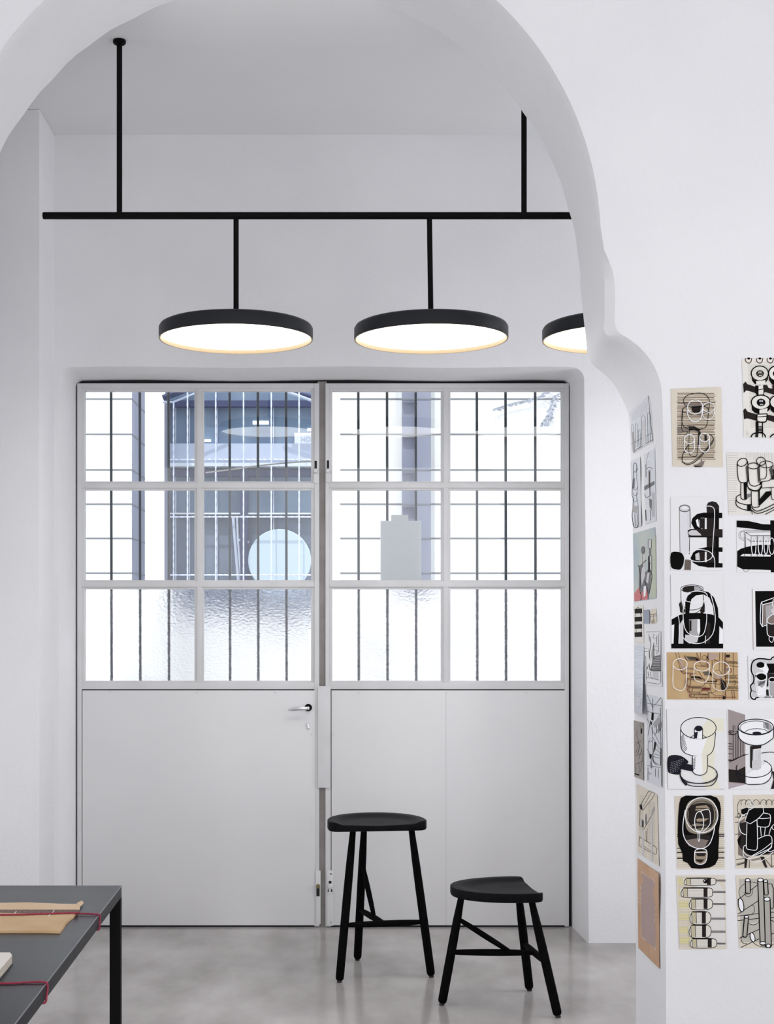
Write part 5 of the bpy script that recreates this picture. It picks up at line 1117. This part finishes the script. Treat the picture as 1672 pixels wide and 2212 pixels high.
s = Sheet('pencil_sketch', 'grey sheet with crossed band and arch strokes, right on the pier side', 'cool', o1_, c1, [(190, 668), (303, 605), (318, 1340), (207, 1375)], side=True)
s.ell(250, 760, 26, 55, .7, 'w', 150, 400); s.line([(215, 780), (228, 690), (245, 640)], .7, 'g2', 3); s.line([(212, 770), (215, 900)], 1.0, 'k2'); s.poly([(235, 830), (262, 820), (258, 1000), (235, 990)], 'g'); s.poly([(195, 990), (300, 935), (300, 975), (196, 1035)], 'g2'); s.line([(250, 840), (255, 1100)], 1.4, 'k2'); s.ell(250, 820, 26, 24, .8, 'k2', 180, 350)
s.line([(200, 1070), (215, 1110), (250, 1090)], 1.0, 'k'); s.ell(262, 1160, 18, 70, .8, 'w'); s.poly([(245, 1110), (275, 1130), (270, 1240), (250, 1200)], 'g2'); s.line([(210, 1230), (215, 1340)], 1.5, 'k2'); s.line([(255, 1230), (262, 1340)], .8, 'k2')
for i in range(4): s.line([(272 + i * 9, 1050), (276 + i * 8, 1300)], .4, 'g')
s.done()
s = Sheet('watercolour_sketch', 'blue and green watercolour sheet with grey columns and red base', 'blue', o1_, c1, [(83, 1472), (305, 1405), (318, 2130), (95, 2162)], side=True, cat='painting')
s.poly([(262, 1560), (312, 1480), (318, 2125), (250, 2135), (262, 1900)], 'green'); s.poly([(95, 2080), (150, 2010), (165, 2080), (160, 2150), (95, 2160)], 'red'); s.poly([(170, 2050), (245, 2040), (232, 2140), (165, 2148)], 'red')
s.poly([(140, 1800), (180, 1780), (190, 1880), (230, 1840), (275, 1840), (255, 2000), (240, 2100), (200, 2000), (180, 2060), (160, 2080), (140, 1990)], 'g2'); s.poly([(175, 1820), (200, 1800), (205, 1900), (170, 2000), (160, 1900)], 'lg'); s.poly([(225, 1880), (250, 1860), (235, 1980), (215, 1960)], 'lg'); s.poly([(190, 2010), (215, 2000), (210, 2100), (190, 2120)], 'w')
s.ell(185, 1640, 17, 38, 0, 'g2'); s.ell(185, 1640, 17, 38, .7, 'k2'); s.poly([(178, 1680), (198, 1680), (200, 1790), (178, 1790)], 'lg'); s.line([(178, 1680), (178, 1790)], .6, 'k2')
for y0, y1, x0, x1 in ((1535, 1620, 236, 270), (1700, 1765, 238, 272), (1775, 1840, 252, 272)): s.poly([(x0, y0), (x1, y0 - 5), (x1, y1 - 5), (x0, y1)], 'lg'); s.line([(x0, y0), (x1, y0 - 5), (x1, y1 - 5), (x0, y1), (x0, y0)], .9, 'k2')
s.poly([(245, 1620), (266, 1615), (266, 1700), (245, 1705)], 'g2'); s.poly([(236, 1705), (252, 1703), (252, 1860), (236, 1870)], 'k2')
for pts in ([(135, 1790), (160, 1900), (150, 2050)], [(200, 1950), (230, 2050), (235, 2140)], [(250, 1850), (275, 1900), (245, 2080)], [(160, 1800), (215, 1740)], [(150, 2060), (165, 2100), (160, 2150)]): s.line(pts, 1.0, 'k2', 3)
s.done()
o2_, c2_ = (1350, 1290), 5.03
s = Sheet('striped_sketch', 'small beige strip with four dark grey brush stripes', 'ivory', o2_, c2_, [(88, 100), (200, 90), (205, 500), (105, 492)], side=True)
for y0, y1 in ((122, 175), (212, 262), (292, 342), (378, 430)): s.poly([(104, y0 + 5), (186, y0), (188, y1), (106, y1 + 3)], 'k2')
s.ell(140, 130, 14, 18, .8, 'k'); s.line([(120, 175), (112, 212)], .9, 'k2'); s.line([(168, 175), (178, 212)], .9, 'k2'); s.line([(120, 262), (118, 290)], .7, 'k2'); s.line([(175, 345), (182, 380)], .7, 'k2'); s.line([(120, 345), (122, 380)], .7, 'k2'); s.done()
s = Sheet('paper_scrap', 'small blue grey paper scrap beside the striped beige strip', 'bluegrey', o2_, c2_, [(206, 140), (262, 135), (268, 285), (206, 286)], side=True, cat='paper scrap'); s.line([(262, 140), (272, 210), (268, 285)], .8, 'br', 3); s.done()
s = Sheet('paper_scrap', 'small beige paper scrap with crossing lines, right of the blue grey scrap', 'cream', o2_, c2_, [(277, 135), (340, 123), (346, 272), (286, 290)], side=True, cat='paper scrap'); s.line([(275, 188), (342, 180)], .9, 'k2'); s.line([(310, 190), (312, 280)], .7, 'k2'); s.poly([(284, 250), (325, 240), (322, 280), (288, 286)], 'tx'); s.line([(275, 210), (345, 200)], .6, 'br'); s.done()
s = Sheet('ink_sketch', 'white rounded sketch of a street corner with dark striped roof', 'white', o2_, c2_, [(213, 370), (390, 367), (403, 970), (217, 945)], side=True)
s.line([(232, 378), (380, 375), (388, 600), (390, 930), (370, 945), (240, 925), (232, 880), (225, 640)], .8, 'k2'); s.line([(205, 560), (260, 562), (262, 660)], .6, 'k2'); s.line([(205, 590), (255, 592)], .6, 'k2')
s.poly([(320, 640), (384, 620), (388, 800), (285, 795)], 'g')
for i in range(9): s.line([(318 - i * 4, 650 + i * 17), (386, 640 + i * 19)], 1.1, 'k2')
s.poly([(290, 580), (312, 500), (315, 620), (300, 690), (285, 640)], 'g'); s.line([(312, 495), (314, 640), (280, 790)], .9, 'k2'); s.line([(240, 780), (262, 720), (272, 790), (300, 800), (388, 800)], 1.4, 'k2'); s.poly([(300, 805), (360, 805), (360, 890), (300, 885)], 'lg')
for pts in ([(300, 400), (320, 410), (300, 440), (330, 450)], [(260, 400), (265, 480)], [(360, 400), (365, 600)], [(320, 540), (360, 540)], [(310, 570), (350, 575), (345, 620)], [(345, 420), (340, 520)], [(250, 810), (255, 860)], [(275, 810), (280, 870), (300, 880)], [(235, 870), (370, 900)], [(270, 430), (280, 520), (265, 600), (270, 680)]): s.line(pts, .6, 'k2')
s.done()
s = Sheet('silver_sheet', 'shiny silvery sheet with pale script, curling away from the pier side', 'silver', o2_, c2_, [(102, 525), (208, 532), (186, 1282), (101, 1254)], side=True, cat='print', curlf=lambda u, v: .022 * v * v * u + .004 * v)
for y in range(590, 1190, 20): s.line([(112, y), (150, y + random.uniform(-4, 4)), (192 - (y - 560) * .02, y + random.uniform(-3, 3))], .4, 'w')
s.line([(110, 585), (198, 590)], .6, 'w')
for i in range(10): s.line([(115 + random.uniform(0, 40), 1100 + i * 9), (130 + random.uniform(0, 30), 1095 + i * 9), (160, 1108 + i * 8)], .6, 'w', 3)
s.done()
s = Sheet('card_sketch', 'grey brown card with faint black line drawing, left and below the silvery sheet', 'grey', o2_, c2_, [(95, 1338), (201, 1364), (203, 1990), (102, 1950)], side=True)
for pts in ([(120, 1440), (135, 1450), (125, 1500), (150, 1560), (120, 1580)], [(150, 1400), (170, 1390), (175, 1480)], [(115, 1700), (130, 1660), (160, 1600), (185, 1650), (150, 1760)], [(120, 1720), (180, 1700)], [(110, 1820), (150, 1800), (185, 1780)], [(185, 1650), (188, 1780), (165, 1900)], [(110, 1830), (115, 1900), (155, 1910), (150, 1800)], [(160, 1370), (192, 1375), (190, 1400)], [(140, 1560), (160, 1620), (140, 1700)], [(120, 1600), (180, 1560)]): s.line(pts, .6, 'k2')
s.poly([(170, 1430), (188, 1425), (188, 1480), (170, 1485)], 'k2'); s.poly([(105, 1912), (155, 1925), (155, 1940), (105, 1925)], 'k'); s.line([(203, 1364), (203, 1990)], .5, 'k'); s.done()
s = Sheet('pencil_sketch', 'tall white sheet with dense pencil perspective of crossing beams', 'cool', o2_, c2_, [(232, 1055), (400, 1093), (406, 2070), (240, 2000)], side=True)
for pts in ([(240, 1240), (300, 1255), (380, 1270)], [(300, 1400), (390, 1260)], [(240, 1320), (290, 1420), (300, 1500)], [(310, 1460), (380, 1600)], [(300, 1520), (375, 1650)], [(300, 1400), (300, 1700), (300, 1780)], [(240, 1650), (270, 1700), (290, 1780)], [(320, 1640), (390, 1700)], [(300, 1700), (380, 1720)], [(305, 1730), (380, 1750)], [(310, 1780), (378, 1830)], [(240, 1830), (390, 1850)], [(250, 1850), (250, 1990)], [(330, 1400), (395, 1350)], [(340, 1350), (345, 1480)], [(320, 1500), (395, 1380)], [(270, 1380), (250, 1500)], [(330, 1860), (330, 1950)], [(360, 1860), (362, 1960)], [(240, 1060), (300, 1200), (390, 1090)], [(300, 1100), (302, 1240)], [(385, 1200), (395, 2050)], [(240, 1150), (395, 1180)], [(255, 1580), (270, 1560), (295, 1570)], [(255, 1900), (270, 1930), (290, 1910)]): s.line(pts, .7, 'k2')
s.poly([(290, 1250), (312, 1260), (308, 1340), (285, 1330)], 'k'); s.poly([(310, 1360), (390, 1290), (385, 1360), (320, 1420)], 'g'); s.poly([(270, 1340), (295, 1360), (290, 1390), (275, 1380)], 'k2'); s.poly([(320, 1570), (340, 1580), (330, 1640), (305, 1700)], 'k2'); s.poly([(265, 1700), (290, 1710), (285, 1760), (268, 1750)], 'k'); s.poly([(385, 1640), (395, 1640), (395, 1830), (384, 1830)], 'k2'); s.poly([(275, 1780), (290, 1790), (292, 1860), (280, 1860)], 'g2'); s.poly([(360, 1380), (395, 1360), (392, 1420), (362, 1480)], 'g2')
s.ell(270, 1640, 20, 110, .5, 'g', 90, 270); s.line([(300, 1700), (310, 1790), (345, 1820)], 1.0, 'k', 3)
s.done()
s = Sheet('book_page_sketch', 'aged printed page with leaning tube sketch and pale vertical strips on the pier side', 'cream', (1330, 1680), 4.889, [(219, 65), (440, 180), (458, 934), (232, 792)], side=True, curl=.002)
s.text(245, 290, 185, 640, 42, .4, 'g'); s.text(340, 415, 260, 720, 42, .4, 'g')
s.line([(350, 138), (415, 165), (385, 220), (285, 345), (250, 310), (350, 138)], .9, 'k2'); s.line([(380, 148), (290, 310)], .6, 'k2'); s.line([(260, 290), (250, 500), (295, 550), (410, 340), (412, 300), (380, 350)], .9, 'k2'); s.poly([(250, 285), (275, 280), (285, 345), (262, 330)], 'k2'); s.poly([(262, 430), (295, 440), (295, 530), (265, 510)], 'g'); s.poly([(280, 450), (295, 455), (295, 530), (280, 520)], 'k2'); s.ell(320, 440, 9, 62, 0, 'g2'); s.poly([(380, 350), (410, 300), (410, 350), (370, 420)], 'g')
s.poly([(278, 540), (296, 550), (298, 830), (276, 815)], 'lg'); s.poly([(368, 430), (384, 425), (392, 895), (372, 880)], 'lg'); s.line([(320, 560), (322, 670), (330, 680), (332, 530)], .6, 'k2')
s.line([(250, 620), (245, 700), (260, 725), (415, 810), (430, 770), (420, 730), (250, 625)], .8, 'k2', 2); s.line([(262, 700), (400, 790)], .6, 'k2')
s.done()
s = Sheet('orange_card', 'orange brown card with mauve rectangle inside thin white lines, lowest on the pier side', 'orange', (1330, 1860), 4.889, [(229, -32), (454, 132), (462, 1138), (237, 915)], side=True, curlf=lambda u, v: .006 * max(0, u - .5) * (1 + math.sin(v * 6.3 - .5)) + .0015 * math.sin(v * 9))
s.poly([(278, 130), (412, 222), (415, 640), (420, 925), (340, 860), (282, 800), (272, 500), (270, 300)], 'mauve')
s.line([(262, 300), (272, 105), (395, 190), (412, 222), (410, 500), (405, 560), (415, 700), (420, 940), (350, 850), (290, 820), (270, 800), (268, 330)], .7, 'wl'); s.line([(275, 120), (385, 205), (410, 235)], .6, 'wl'); s.line([(222, 380), (265, 405)], .6, 'wl'); s.line([(225, 425), (268, 450)], .6, 'wl'); s.line([(412, 500), (435, 475)], .6, 'wl'); s.line([(405, 585), (440, 555)], .6, 'wl')
s.done()
